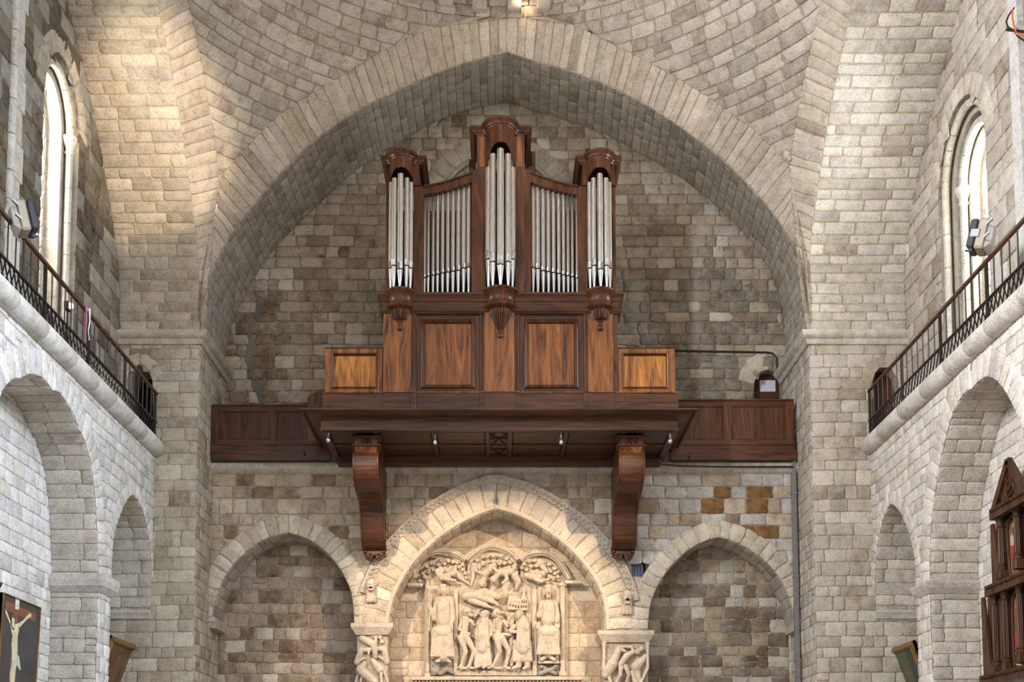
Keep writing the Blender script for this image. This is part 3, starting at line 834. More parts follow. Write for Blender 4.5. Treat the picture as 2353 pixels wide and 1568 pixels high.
# clip the holes so that they never overlap in the spandrels
def clipx(poly, lo, hi): return [(min(max(p[0], lo), hi), p[1]) for p in poly]
midL = (xl0 + xl1) / 2; midR = (xr0 + xr1) / 2
hL = clipx(hL, XL, midL - .01); hC = clipx(hC, midL + .01, midR - .01); hR = clipx(hR, midR + .01, XR)
rL = region([outer, hL, hC, hR, sq])
zcap = PY(1150, 1450, YL)[2]
wl = backing('wall_west_lower', S_L, rL, zcap, zt, dv=0.05, col=(.44, .39, .33, .25), label='stone arcade wall under the organ gallery')
def patchL(rnd, p):
    if 4.1 < p[0] < 5.7 and 7.2 < p[2] < 8.25 and rnd.random() < .6: return (.30, .165, .07, .8)
    if p[0] > 2.8 and p[2] > 6.3 and rnd.random() < .65: return (.58, .545, .51, .35)
    if abs(p[0]) < 2.9 and p[2] < 7 and rnd.random() < .5: return (.56, .49, .40, .15)
    return None
masonry(wl, S_L, rL, zcap, zt - .1, (.24, .34), (.26, .62), P_LOW, H=0.02, seed=71, joint=0.007, jit=0.01, wob=0.006, patch=patchL)
voussoirs(wl, S_L, cLA, .40, .20, P_PORT, H=.02, seed=72, h0=.02)
voussoirs(wl, S_L, cRA, .38, .22, P_PORT, H=.02, seed=73, h0=.02)
voussoirs(wl, S_L, cCA, .48, .24, P_PORT, H=.018, seed=74, h0=.03, t0=.09)
# roll on the inner edge, chain band and label of the middle arch
N = ring_pts(cCA, .5)
def off(c, T, y, n=90, s0=0, s1=1):
    N = ring_pts(c, T); r = []
    for k in range(n + 1):
        s = c.L * (s0 + (s1 - s0) * k / n); p = c.at(s) + N(s) * T; r.append((p[0], y, p[1]))
    return r
MB().tube(off(cCA, .06, YL - .015), .055, 8).build('roll_moulding', M_STONE, wl, True, tn=(.64, .56, .46, .1))
V = []; m = MB()
N = ring_pts(cCA, .5); pr_ = [(.57, .0), (.57, .045), (.61, .05), (.71, .12), (.745, .12), (.75, .0)]
n = 90; vv = []
for k in range(n + 1):
    s = cCA.L * (.07 + .86 * k / n)
    for t, h in pr_:
        p = cCA.at(s) + N(s) * t; vv.append((p[0], YL - h, p[1]))
q = len(pr_); m.add(vv, [(k * q + j, k * q + j + 1, (k + 1) * q + j + 1, (k + 1) * q + j) for k in range(n) for j in range(q - 1)])
m.build('label_moulding', M_STONE, wl, tn=(.60, .52, .43, .15))
m = MB(); nn = 62
for k in range(nn):
    s = cCA.L * (.09 + .82 * (k + .5) / nn)
    for j, (t, ds) in enumerate(((.605, 0.0), (.675, .045))):
        p = cCA.at(s + ds) + N(s) * t; tt = cCA.tan(s + ds)
        a = Vector((p[0], YL - (.07 if j == 0 else .12), p[1])); d = Vector((tt[0], 0, tt[1])) * .032
        m.bar(a - d * .85, a + d * .85, .034, .04, (0, 1, 0))
m.build('chain_band', M_STONE, wl, tn=(.60, .53, .45, .1))
# soffits and backs of the three blind arches
YN = YL + .80
def niche(name, c, pal, seed, label, springz):
    def sf(u, v):
        p = c.at(v) if v >= 0 else Vector((c.at(0)[0], c.at(0)[1] + v))
        if v > c.L: p = Vector((c.at(c.L)[0], c.at(c.L)[1] - (v - c.L)))
        return Vector((p[0], YL + u, p[1]))
    ctr = c.at(c.L / 2); S = numeric(sf, ((c.at(0)[0] + c.at(c.L)[0]) / 2, YL + .4, 4.8))
    b = backing(name, S, lambda v: [(0, .8)], 0, c.L, dv=.1, du=.4, col=(.40, .34, .28, .3), label=label)
    masonry(b, S, lambda v: [(0.0, .79)], 0, c.L, (.19, .27), (.38, .42), P_SOF if pal is P_NICHE else P_PORT, H=.01, seed=seed, joint=.004)
    x0, x1 = min(c.at(0)[0], c.at(c.L)[0]) - .3, max(c.at(0)[0], c.at(c.L)[0]) + .3
    poly = offset_poly(c, .05); poly = [(p[0], p[1]) for p in poly]
    Sn = planeY(YN)
    return b, Sn, region([poly])
b1, Sn, r1 = niche('wall_niche_left', cLA, P_NICHE, 81, 'left blind arch with brown stone back', 5.2)
bk = backing('niche_back', Sn, r1, 0, 7.6, dv=.05, col=(.42, .37, .31, .3), parent=b1)
masonry(b1, Sn, r1, 3.2, 7.5, (.22, .32), (.25, .5), P_NICHE, H=.02, seed=82, joint=.008, jit=.012, wob=.006)
b2, Sn, r2 = niche('wall_niche_centre', cCA, P_PORT, 83, 'central pointed arch framing the carved relief', 5.2)
backing('niche_back', Sn, r2, 0, 8.0, dv=.05, col=(.50, .43, .35, .2), parent=b2)
masonry(b2, Sn, r2, 3.2, 8.0, (.26, .40), (.3, .7), palette((6, .60, .50, .39, .4), (3, .52, .41, .30, .6), (2, .64, .56, .46, .1)), H=.012, seed=84, joint=.006)
b3, Sn, r3 = niche('wall_niche_right', cRA, P_NICHE, 85, 'right blind arch with grey-brown stone back', 5.2)
backing('niche_back', Sn, r3, 0, 7.6, dv=.05, col=(.46, .42, .37, .3), parent=b3)
masonry(b3, Sn, r3, 3.2, 7.5, (.18, .32), (.22, .52), palette((5, .34, .285, .235, .7), (3, .27, .21, .16, .9), (3, .54, .49, .42, .2), (2, .48, .38, .27, .5)), H=.02, seed=86, joint=.008, jit=.012, wob=.008)
# shuttered square hole beside the right bracket
xs = [q[0] for q in sqw]; zs = [q[2] for q in sqw]
w4 = MB().box(min(xs), max(xs), YL + .3, YL + .34, min(zs), max(zs)).build('window_4', M_BLACK); w4['kind'] = 'structure'; w4['label'] = 'small square window hole beside the right wooden bracket'
for i in range(4):
    x0 = min(xs) + .005 + i * .066; MB().box(x0, x0 + .062, YL + .12, YL + .14, min(zs), max(zs) - .03, .004).build('slat', M_SLATE, w4)
MB().box(max(xs) - .06, max(xs), YL, YL + .3, min(zs), max(zs)).build('frame', W_MID, w4)
m = MB()
for (x0, x1, z0, z1) in ((min(xs) - .01, min(xs), min(zs), max(zs)), (max(xs), max(xs) + .01, min(zs), max(zs)), (min(xs), max(xs), max(zs), max(zs) + .01), (min(xs), max(xs), min(zs) - .01, min(zs))): m.box(x0, x1, YL, YL + .3, z0, z1)
m.build('reveal', M_STONE, w4, tn=(.45, .38, .3, .3))
# roll cornice under the gallery
pr_c = [(0, zt - .27), (.03, zt - .26), (.10, zt - .22), (.135, zt - .14), (.12, zt - .05), (.08, zt - .01), (0, zt)]
cornice('trim_10', [(XL, YL), (XR, YL)], pr_c, 1, .75, (.56, .50, .43, .35), 'rounded stone cornice under the wooden gallery', 9)
# imposts at the outer ends of the arcade
for nm, x0, x1, zz, lb in (('trim_11', XL, XL + .16, PY(486, 1420, YL)[2], 'small moulded impost at the far left of the arcade'), ('trim_12', XR - .12, XR, PY(1829, 1425, YL)[2], 'small moulded impost at the far right of the arcade')):
    m = MB(); yy = YL - .08
    m.prism([(yy, zz), (yy, zz - .08), (yy + .05, zz - .14), (yy + .08, zz - .22), (YL + .8, zz - .22), (YL + .8, zz)], lambda a, b, d: (d, a, b), x0, x1)
    o = m.build(nm, M_STONE, tn=(.56, .48, .39, .2)); o['kind'] = 'structure'; o['label'] = lb

# ================================================================ side walls with their recessed arches
def side_wall(side):
    s = 'left' if side < 0 else 'right'
    X, XB_, XU = (WL, BL, UL) if side < 0 else (WR, BR, UR)
    S = planeXp(X) if side < 0 else planeXm(X)
    if side < 0:
        big = [(118, 897), (135, 903), (163, 945), (180, 987), (193, 1014), (209, 1076), (219, 1157), (224, 1250), (226, 1326)]
        sm = [(254, 1330), (256, 1282), (261, 1230), (277, 1178), (291, 1150), (303, 1137)], [(303, 1137), (317, 1153), (331, 1188), (342, 1240), (347, 1300), (348, 1330)]
        pal = P_WHITE; mcol = (.50, .48, .46, .1)
    else:
        big = [(2236, 894), (2224, 899), (2203, 925), (2182, 978), (2162, 1063), (2146, 1157), (2139, 1246), (2137, 1340)]
        sm = [(2106, 1350), (2104, 1293), (2091, 1230), (2073, 1183), (2052, 1158)], [(2052, 1158), (2044, 1164), (2029, 1199), (2016, 1261), (2011, 1334), (2011, 1350)]
        pal = P_WHITER; mcol = (.48, .43, .385, .1)
    bw = [(q[1], q[2]) for q in (PX(x, y, X) for x, y in big)]
    ya = bw[0][0]
    far = bw; near = [(2 * ya - p[0], p[1]) for p in reversed(bw)]
    cB = Curve(near + far[1:])
    cS = join([(q[1], q[2]) for q in (PX(x, y, X) for x, y in sm[0])], [(min(q[1], Y1 - .02), q[2]) for q in (PX(x, y, X) for x, y in sm[1])])
    zB = cB.at(cB.L)[1]; zS_ = cS.at(0)[1]
    ztop = PX(362 if side < 0 else 1990, 1035, X)[2] - .05
    hb_ = offset_poly(cB, .22); hs = offset_poly(cS, .14)
    mid = (cB.at(cB.L)[0] + cS.at(0)[0]) / 2
    hb_ = [(min(p[0], mid - .005), p[1]) for p in hb_]; hs = [(min(max(p[0], mid + .005), Y1), p[1]) for p in hs]
    hb2 = [(min(p[0], cB.at(cB.L)[0]), p[1]) if p[1] < zB else p for p in hb_]
    rg = region([rect(9, Y1, 0, ztop + .2), hb_, hs])
    b = backing('wall_%s_lower' % s, S, rg, 0, ztop + .2, dv=.05, col=mcol, label='whitish stone %s side wall with recessed arches' % s)
    masonry(b, S, rg, 2.7, ztop + .15, (.19, .28), (.22, .48), pal, H=.012, seed=91 + side, joint=.010, wob=.012, jit=.009, bev=.012)
    # pier faces below the springing, between and beyond the arches
    zz = zB
    pf = region([rect(cB.at(cB.L)[0], cS.at(0)[0], 0, zz + .3)])
    o = backing('pier_face', planeXp(X + .004) if side < 0 else planeXm(X - .004), pf, 0, zz + .02, dv=3, col=mcol, parent=b)
    masonry(b, S, pf, 2.7, zz, (.22, .3), (.2, .36), pal, H=.02, seed=95 + side, joint=.0055)
    y00 = cB.at(0)[0]
    backing('pier_face', planeXp(X + .004) if side < 0 else planeXm(X - .004), region([rect(y00 - .6, y00, 0, zz + .3)]), 0, zz + .02, dv=3, col=mcol, parent=b)
    masonry(b, S, region([rect(y00 - .6, y00, 0, zz + .3)]), 2.4, zz, (.22, .3), (.2, .36), pal, H=.02, seed=94 + side, joint=.0055)
    voussoirs(b, S, cB, .42, .20, pal, H=.014, seed=96, h0=.01, col=mcol)
    voussoirs(b, S, cS, .27, .17, pal, H=.014, seed=97, h0=.01, col=mcol)
    # soffits
    dep = abs(XB_ - X)
    def soffit(c, nm, lb, ctr, down0, down1, seed):
        def sf(u, v):
            p = c.at(v) if 0 <= v <= c.L else (Vector((c.at(0)[0], c.at(0)[1] + v)) if v < 0 else Vector((c.at(c.L)[0], c.at(c.L)[1] - (v - c.L))))
            return Vector((X + side * u, p[0], p[1]))
        SS = numeric(sf, ctr)
        q = backing(nm, SS, lambda v: [(0, dep)], -down0, c.L + down1, dv=.12, du=.4, col=(.42, .38, .33, .3), label=lb)
        masonry(q, SS, lambda v: [(0.0, dep)], -down0 if down0 < 2 else -2.2, c.L + (down1 if down1 < 2 else 2.6), (.19, .29), (.35, .7), palette((5, .60, .56, .50, .2), (2, .54, .50, .45, .3)) if side < 0 else palette((5, .60, .545, .48, .2), (2, .54, .49, .43, .3)), H=.012, seed=seed, joint=.006, wob=.004)
    yc = cB.at(cB.L / 2)[0]
    soffit(cB, 'trim_%d' % (13 if side < 0 else 14), 'underside of the large recessed arch on the %s' % s, (X + side * .4, yc, 5.5), 4.5, 5.0, 98)
    soffit(cS, 'trim_%d' % (15 if side < 0 else 16), 'underside of the small recessed arch on the %s' % s, (X + side * .4, cS.at(cS.apex)[0], 6), .5, .6, 99)
    # back wall of the recesses
    SB = planeXp(XB_) if side < 0 else planeXm(XB_)
    rb = region([rect(9, cB.at(cB.L)[0] + .02, 0, cB.at(cB.L / 2)[1] + .2)])
    q = backing('recess_back', SB, rb, 0, 8.6, dv=3, col=mcol, parent=b)
    masonry(b, SB, rb, 2.7, 8.5, (.19, .27), (.25, .5), pal, H=.012, seed=101 + side, joint=.006, wob=.006)
    q = backing('recess_back', SB, region([rect(cS.at(0)[0] - .1, Y1, 0, 8.6)]), 0, 8.0, dv=3, col=mcol, parent=b)
    # impost blocks on the springing of the big arch (far pier), running round the corner
    zi = zB + .02
    ip = [(0, zi - .30), (.05, zi - .29), (.14, zi - .2), (.17, zi - .10), (.17, zi), (0, zi)] if side < 0 else [(0, zi - .22), (.03, zi - .21), (.09, zi - .12), (.12, zi - .04), (.12, zi), (0, zi)]
    yf = cB.at(cB.L)[0]; yn = cS.at(0)[0]
    m = MB(); m.sweep([(XB_, yf), (X, yf), (X, yn)], ip, -side)
    o = m.build('trim_%d' % (17 if side < 0 else 18), M_STONE, tn=(.60, .57, .54, .15) if side < 0 else (.56, .50, .45, .2)); o['kind'] = 'structure'; o['label'] = 'stone impost moulding on the pier between the %s arches' % s
    ynr = cB.at(0)[0]
    m = MB(); m.sweep([(X, ynr - .7), (X, ynr), (XB_, ynr)], [(d, z + .02) for d, z in ip], -side)
    o = m.build('trim_%d' % (19 if side < 0 else 20), M_STONE, tn=(.66, .64, .63, .1)); o['kind'] = 'structure'; o['label'] = 'stone impost at the near springing of the large %s arch' % s
    # ledge across the jamb of the small arch
    zl = PY(300 if side < 0 else 2055, 1402, Y1 - .1)[2]
    a_, b_ = sorted((XB_, X - side * .0))
    m = MB(); lp = [(Y1, zl), (Y1 - .10, zl), (Y1 - .10, zl - .05), (Y1 - .07, zl - .10), (Y1 - .05, zl - .17), (Y1, zl - .19)]
    m.prism(lp, lambda a, b, d: (d, a, b), a_, b_)
    o = m.build('trim_%d' % (21 if side < 0 else 22), M_STONE, tn=(.60, .56, .51, .2)); o['kind'] = 'structure'; o['label'] = 'stone ledge at the foot of the small %s arch' % s
    # walkway slab and its rounded front roll, cut into drums
    zr = PX(361 if side < 0 else 1990, 1024, X - side * .12)[2]
    e = thing('trim_%d' % (23 if side < 0 else 24), 'rounded stone edge of the %s balcony walkway' % s, None, (X, 15, zr)); e['kind'] = 'structure'
    xr = X - side * .05; rr = .175; rnd = random.Random(12 + side); y = 9.0
    while y < Y1 - .05:
        L = rnd.uniform(.75, 1.15); y2 = min(y + L, Y1 - .03)
        if Y1 - y2 < .4: y2 = Y1 - .03
        k = rnd.uniform(.95, 1.04); m = MB(); pth = [(xr, y + .004, zr), (xr, y + .02, zr), (xr, y2 - .02, zr), (xr, y2 - .004, zr)]
        m.tube(pth, [rr - .012, rr, rr, rr - .012], 20)
        c = (.66, .645, .63) if side < 0 else (.64, .60, .56)
        m.build('roll_stone', M_STONE, e, True, tn=(c[0] * k, c[1] * k, c[2] * k, .25)); y = y2
    m = MB(); m.box(min(X, XU) - .02, max(X, XU) + .02, 9, Y1, zr - .1, zr + .14); m.build('walkway_slab', M_STONE, e, tn=(.5, .46, .4, .3))
    m = MB(); m.box(min(xr, X), max(xr, X) , 9, Y1, zr - .12, zr + .1); m.build('mortar_bed', M_STONE, e, tn=(.4, .37, .33, .3))
    return zr
ZRL = side_wall(-1); ZRR = side_wall(1)

# ================================================================ upper side walls with their windows
def wprof(yc, r, zb, zs, k, n=14):
    return [(yc - r, zb), (yc - r, zs)] + [(yc - r * math.cos(pi * i / n), zs + r * k * math.sin(pi * i / n)) for i in range(1, n)] + [(yc + r, zs), (yc + r, zb)]
def loft(m, X, side, pa, da, pb, db):
    n = len(pa); v = [(X + side * da, y, z) for y, z in pa] + [(X + side * db, y, z) for y, z in pb]
    m.add(v, [(i, i + 1, n + i + 1, n + i) for i in range(n - 1)])
def upper_wall(side):
    s = 'left' if side < 0 else 'right'; XU = UL if side < 0 else UR
    S = planeXp(XU) if side < 0 else planeXm(XU)
    if side < 0: yc, zs, kk, zb = 19.10, 13.75, 1.35, 10.0; orders = [(.80, .0), (.80, .24), (.57, .24), (.57, .50), (.50, .50)]; rolls = [(.70, .13, .075, True)]
    else: yc, zs, kk, zb = 19.42, 12.95, 1.22, 10.0; orders = [(1.04, .0), (1.04, .22), (.82, .22), (.82, .42), (.60, .42), (.60, .62), (.52, .62)]; rolls = [(.96, .10, .07, False), (.71, .33, .085, True)]
    r0 = orders[0][0]
    hole = wprof(yc, r0, zb, zs, kk)
    rg = region([rect(9, Y1, 8.8, 17.2), hole])
    b = backing('wall_%s_upper' % s, S, rg, 8.8, 17.2, dv=.05, col=(.25, .21, .165, .4), label='weathered upper %s wall with a tall round-headed window' % s)
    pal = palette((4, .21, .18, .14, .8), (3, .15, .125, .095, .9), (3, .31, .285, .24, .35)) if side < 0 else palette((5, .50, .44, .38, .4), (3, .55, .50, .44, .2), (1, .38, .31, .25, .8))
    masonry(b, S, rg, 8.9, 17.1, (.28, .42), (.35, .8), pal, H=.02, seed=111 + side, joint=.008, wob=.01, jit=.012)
    cv = Curve(hole[1:-1], False)
    voussoirs(b, S, cv, .36, .24, P_CREAM if side < 0 else P_PIERR, H=.016, seed=113, h0=.012)
    w = thing('window_%d' % (1 if side < 0 else 2), 'tall round-headed window with column shafts in the upper %s wall' % s, None, (XU, yc, zb)); w['kind'] = 'structure'
    for (ra, da), (rb, db) in zip(orders, orders[1:]):
        m = MB(); loft(m, XU, side, wprof(yc, ra, zb, zs, kk), da, wprof(yc, rb, zb, zs, kk), db)
        m.build('jamb', M_STONE, w, True, tn=(.50, .46, .39, .35))
    for (r, d, rr, capd) in rolls:
        arch = wprof(yc, r, zb, zs, kk)[1:-1]; x = XU + side * d
        # roll of the arch, cut into drums
        c = Curve(arch, False); n = 12
        for i in range(n):
            a = c.L * i / n + .006; e = c.L * (i + 1) / n - .006
            MB().tube([(x, *c.at(a + (e - a) * t / 3)) for t in range(4)], rr, 10).build('roll_drum', M_STONE, w, True, tn=(.60, .56, .48, .2))
        for sy in (-1, 1):
            z = zb
            while z < zs - .35:
                z2 = min(z + rnd.uniform(.6, .9), zs - .28)
                MB().tube([(x, yc + sy * r, z + .005), (x, yc + sy * r, z2 - .005)], rr * (.85 if capd else 1), 12).build('shaft_drum', M_STONE, w, True, tn=(.62, .58, .51, .15)); z = z2
            pc = [(rr * .85, -.30), (rr * 1.15, -.29), (rr * 1.15, -.26), (rr * .9, -.25), (rr * 1.0, -.18), (rr * 1.5, -.08), (rr * 1.75, -.02), (rr * 1.8, .03), (.001, .03)] if capd else [(rr, -.29), (rr, .0)]
            MB().lathe((x, yc + sy * r, zs), pc, 12).build('capital' if capd else 'shaft_drum', M_STONE, w, True, tn=(.66, .61, .52, .1))
    # splayed reveal of big pale stones, and the glazing at its outer end
    ra, da = orders[-1]; rb, db = ra * .62, 1.35
    pa, pb = Curve(wprof(yc, ra, zb, zs, kk), False), Curve(wprof(yc, rb, zb + .1, zs + .0, kk), False)
    def sf(u, v):
        a = pa.at(v); q = pb.at(pb.L * v / pa.L); k = u / 1.0
        return Vector((XU + side * (da + (db - da) * k), a[0] + (q[0] - a[0]) * k, a[1] + (q[1] - a[1]) * k))
    SS = numeric(sf, (XU + side * .8, yc, 12))
    q = backing('splay_bed', SS, lambda v: [(0, 1)], 0, pa.L, dv=.1, du=.5, col=(.36, .30, .22, .2), parent=w)
    masonry(w, SS, lambda v: [(0.0, 1.0)], 0, pa.L, (.3, .42), (.35, .7), palette((6, .60, .56, .48, .1), (2, .52, .48, .40, .5)), H=.014, seed=117, joint=.012)
    gx = XU + side * db; pg = wprof(yc, rb, zb + .1, zs, kk)
    m = MB(); m.prism(pg, lambda a, bb_, d: (gx + side * d, a, bb_), 0, .01)
    g = m.build('pane', M_GLASS, w)
    m = MB()
    for i in range(1, 12): m.box(gx - .02, gx + .02, yc - rb, yc + rb, zb + .1 + i * .35, zb + .12 + i * .35)
    m.box(gx - .02, gx + .02, yc - .012, yc + .012, zb + .1, zs + rb * kk); m.build('glazing_bars', M_IRON, w)
    # sill
    MB().box(min(XU, gx), max(XU, gx), yc - r0, yc + r0, zb - .1, zb).build('sill', M_STONE, w, tn=(.6, .55, .48, .2))
    return b
wul = upper_wall(-1); wur = upper_wall(1)
# pilaster shaft at the near end of the left upper wall
a = PX(30, 300, UL + .05); e = thing('trim_25', 'tall engaged stone shaft at the left edge of the upper wall', None, (UL, a[1], 9)); e['kind'] = 'structure'
rnd = random.Random(4); z = 9.0
while z < 16.5:
    z2 = z + rnd.uniform(.45, .62); k = rnd.uniform(.92, 1.06)
    m = MB(); m.tube([(UL + .02, a[1] - .02, z + .006), (UL + .02, a[1] - .02, z2 - .006)], .085, 12); m.box(UL - .02, UL + .05, a[1] + .03, a[1] + .34 + rnd.uniform(-.06, .1), z + .005, z2 - .005, .01)
    m.build('shaft_stone', M_STONE, e, True, tn=(.58 * k, .55 * k, .50 * k, .3)); z = z2
m = MB(); m.box(UR - .12, UR + .02, PX(2343, 300, UR)[1] - .3, PX(2343, 300, UR)[1], 9, 16)
o = m.build('trim_26', M_STONE, tn=(.62, .6, .58, .1)); o['kind'] = 'structure'; o['label'] = 'pale stone pilaster at the right edge of the upper wall'

# floor
f = backing('floor', lambda u, v, h: (u, v, h), lambda v: [(-9.5, 9.9)], -8, YN, dv=4, du=4, col=(.42, .38, .33, .3), label='stone floor')

# ================================================================ organ platform
Yp = 20.9
zS = PY(1150, 1062, 23.25)[2]            # underside
fl = PY(737, 985, 21.25); fr_ = PY(1557, 985, 21.25)
px0, px1, yf_ = fl[0], fr_[0], 21.25
plat = thing('organ_platform', 'dark walnut platform jutting from the wall and carrying the organ case', 'platform', (0, YL, zS))
zfr0, zfr1 = zS + .02, PY(1150, 966, 21.25)[2]; ztp = PY(1150, 938, Yp)[2]
path = [(px0, YL), (px0, yf_), (px1, yf_), (px1, YL)]
MB().sweep(path, [(0, zfr0), (.02, zfr0), (.02, zfr0 + .03), (0.0, zfr0 + .035), (0, zfr1), (-.12, zfr1), (-.12, zfr0)], 1).build('frieze', W_MIDX, plat)
hp = ztp - zfr1
MB().sweep(path, [(-.1, zfr1), (.03, zfr1), (.04, zfr1 + hp * .10), (.075, zfr1 + hp * .13), (.075, zfr1 + hp * .2), (.10, zfr1 + hp * .24), (.17, zfr1 + hp * .36), (.235, zfr1 + hp * .55), (.275, zfr1 + hp * .75), (.29, zfr1 + hp * .78), (.30, ztp - .05), (.35, ztp - .03), (.35, ztp), (-.1, ztp)], 1).build('cornice', W_DARKX, plat)
MB().box(px0, px1, yf_ + .02, YU, ztp - .09, ztp - .02).build('deck', W_DARKX, plat)
MB().box(px0 + .05, px1 - .05, yf_ + .05, YL, zS + .09, zS + .12).build('soffit_board', W_DARK, plat)
# soffit: rails and stiles with panels between
xs_ = [px0 + .05, PY(868, 1000, 21.4)[0] - .05, PY(995, 1000, 21.4)[0], PY(1120, 1000, 21.4)[0], PY(1172, 1000, 21.4)[0], PY(1302, 1000, 21.4)[0], PY(1428, 1000, 21.4)[0] + .05, px1 - .05]
for x in xs_: MB().box(x - .045, x + .045, yf_ + .06, YL - .12, zS + .03, zS + .1, .008).build('soffit_stile', W_DARK, plat)
MB().box(px0 + .05, px1 - .05, 22.25, 22.34, zS + .04, zS + .1, .008).build('soffit_rail', W_DARKX, plat)
MB().box(px0 + .05, px1 - .05, YL - .42, YL - .05, zS - .10, zS + .1, .01).build('wall_beam', W_DARKX, plat)
for i in range(len(xs_) - 1):
    if i == 3: continue
    for (y0, y1) in ((yf_ + .1, 22.24), (22.35, YL - .44)):
        MB().box(xs_[i] + .06, xs_[i + 1] - .06, y0, y1, zS + .07, zS + .095, .01).build('soffit_panel', W_DARKX, plat)
gr = MB(); xa, xb = xs_[3] + .05, xs_[4] - .05; ys = [yf_ + .12, 21.75, 22.4, YL - .45]
MB().box(xa, xb, yf_ + .06, YL - .42, zS + .06, zS + .09).build('lattice_board', W_MIDX, plat)
for y in (yf_ + .1, yf_ + .16, 21.85, 22.55, 22.9): gr.bar((xa, y, zS + .045), (xb, y, zS + .045), .025, .02)
xm = (xa + xb) / 2
for (y0, y1) in ((yf_ + .16, 21.85), (21.85, 22.9)):
    ym = (y0 + y1) / 2
    for p, q in (((xa, ym), (xm, y0)), ((xm, y0), (xb, ym)), ((xa, ym), (xm, y1)), ((xm, y1), (xb, ym))): gr.bar((p[0], p[1], zS + .04), (q[0], q[1], zS + .04), .02, .02)
gr.build('lattice', M_IRON, plat)
m = MB(); m.tube([(px0 + .02, yf_ + .03, zS + .0), (0, yf_ + .03, zS - .01), (px1 - .02, yf_ + .03, zS)], .009, 6)
m.build('cable', M_CABLE, plat)

# brackets under the platform
def bracket(xa, xb, label, scroll_side):
    b = thing('platform_bracket', label, 'bracket', ((xa + xb) / 2, YL, PY(830, 1290, 23.2)[2]), 'pair of carved brackets under the organ platform')
    P_ = [(810, 1026), (808, 1050), (808, 1080), (810, 1105), (815, 1130), (822, 1152), (825, 1180), (826, 1210), (828, 1245), (831, 1266)]
    prf = [];
    for x, y in P_:
        q = PX(x, y, -2.93); prf.append((q[1], q[2]))
    c = Curve(prf); pts = [tuple(c.at(c.L * k / 28)) for k in range(29)]
    top = pts[0][1]; poly = pts + [(YL, pts[-1][1]), (YL, top)]
    MB().prism(poly, lambda a, b_, d: (d, a, b_), xa + .04, xb - .04).build('bracket_body', W_MID, b)
    # raised rims along both front edges
    for x in (xa, xb - .035):
        v = pts; n = len(v); m = MB()
        pp = [(a - .012, z) for a, z in v] + [(a + .06, z) for a, z in reversed(v)]
        m.prism(pp, lambda a, b_, d: (d, a, b_), x, x + .035); m.build('rim', W_MID, b)
    # front veneered in strips of differing tone
    mats = [W_LIGHT, W_DARKX, W_MIDX, W_DARKX, W_DARKX, W_MIDX, W_DARKX]; rnd = random.Random(9)
    ns = 16
    for k in range(ns):
        a = c.at(c.L * k / ns); z = c.at(c.L * (k + 1) / ns); m = MB(); mid = c.at(c.L * (k + .5) / ns)
        q = [(a[0] - .006, a[1]), (mid[0] - .006, mid[1]), (z[0] - .006, z[1]), (z[0] + .02, z[1]), (a[0] + .02, a[1])]
        m.prism(q, lambda a, b_, d: (d, a, b_), xa + .04, xb - .04)
        m.build('veneer_strip', mats[0] if k < 1 else (W_MIDX if k in (1, 2, 8, 13) else mats[rnd.randrange(1, 7)]), b)
    # cap block with rosette
    y0 = pts[0][0] - .03
    MB().box(xa + .02, xb - .02, y0 + .02, YL - .4, top, zS + .0, .008).build('cap_block', W_MID, b)
    MB().box(xa - .03, xb + .03, y0 - .02, y0 + .3, top - .0, top + .035, .01).build('cap_moulding', W_MIDX, b)
    MB().box(xa - .03, xb + .03, y0 - .03, y0 + .3, zS - .02, zS + .02, .01).build('cap_moulding', W_MIDX, b)
    zc_ = (top + zS) / 2 + .01; xc = (xa + xb) / 2; ro = MB(); ro.ell((xc, y0 + .0, zc_), (.03, .03, .03))
    for i in range(5):
        t = 2 * pi * i / 5 + pi / 2; ro.ell((xc + .06 * math.cos(t), y0 + .012, zc_ + .06 * math.sin(t)), (.040, .028, .034), 8, 6)
        t += pi / 5; ro.ell((xc + .088 * math.cos(t), y0 + .016, zc_ + .088 * math.sin(t)), (.026, .02, .026), 8, 6)
    ro.build('rosette', W_DARK, b, True)
    # scrolls on the flank
    xs = xb - .03 if scroll_side > 0 else xa + .03
    for (yc_, zc2, r_) in ((pts[5][0] + .30, pts[4][1] - .05, .22), (pts[20][0] + .16, pts[18][1], .12)):
        m = MB(); m.tube([(xs, yc_ + r_ * (1 - t / 22) * math.cos(t * .55), zc2 + r_ * (1 - t / 22) * math.sin(t * .55)) for t in range(20)], .016, 6)
        m.build('flank_scroll', W_MID, b, True)
    # carved foot: a pair of volutes with leaves
    zb_ = pts[-1][1]; yb = pts[-1][0]
    MB().box(xa + .03, xb - .03, yb - .0, YL, zb_ - .10, zb_ + .005, .015).build('foot_block', W_DARK, b)
    for s_ in (-1, 1):
        m = MB(); cx_ = xc + s_ * .10
        m.tube([(cx_ + s_ * .085 * (1 - t / 20) * math.cos(t * .5), yb - .01 - .002 * t, zb_ - .12 - .085 * (1 - t / 20) * math.sin(t * .5)) for t in range(18)], [.026 - .0008 * t for t in range(18)], 8)
        m.ell((cx_ + s_ * .1, yb, zb_ - .03), (.05, .05, .04), 10, 6); m.ell((cx_, yb + .05, zb_ - .13), (.09, .08, .08), 10, 6)
        m.build('volute', W_DARK, b, True)
    return b
q0, q1 = PY(808, 1050, 21.35)[0], PY(868, 1050, 21.35)[0]
bracket(q0, q1, 'left carved walnut bracket with a rosette, beside the left blind arch', 1)
q0, q1 = PY(1424, 1050, 21.35)[0], PY(1484, 1050, 21.35)[0]
bracket(q0, q1, 'right carved walnut bracket with a rosette, above the small square window hole', -1)

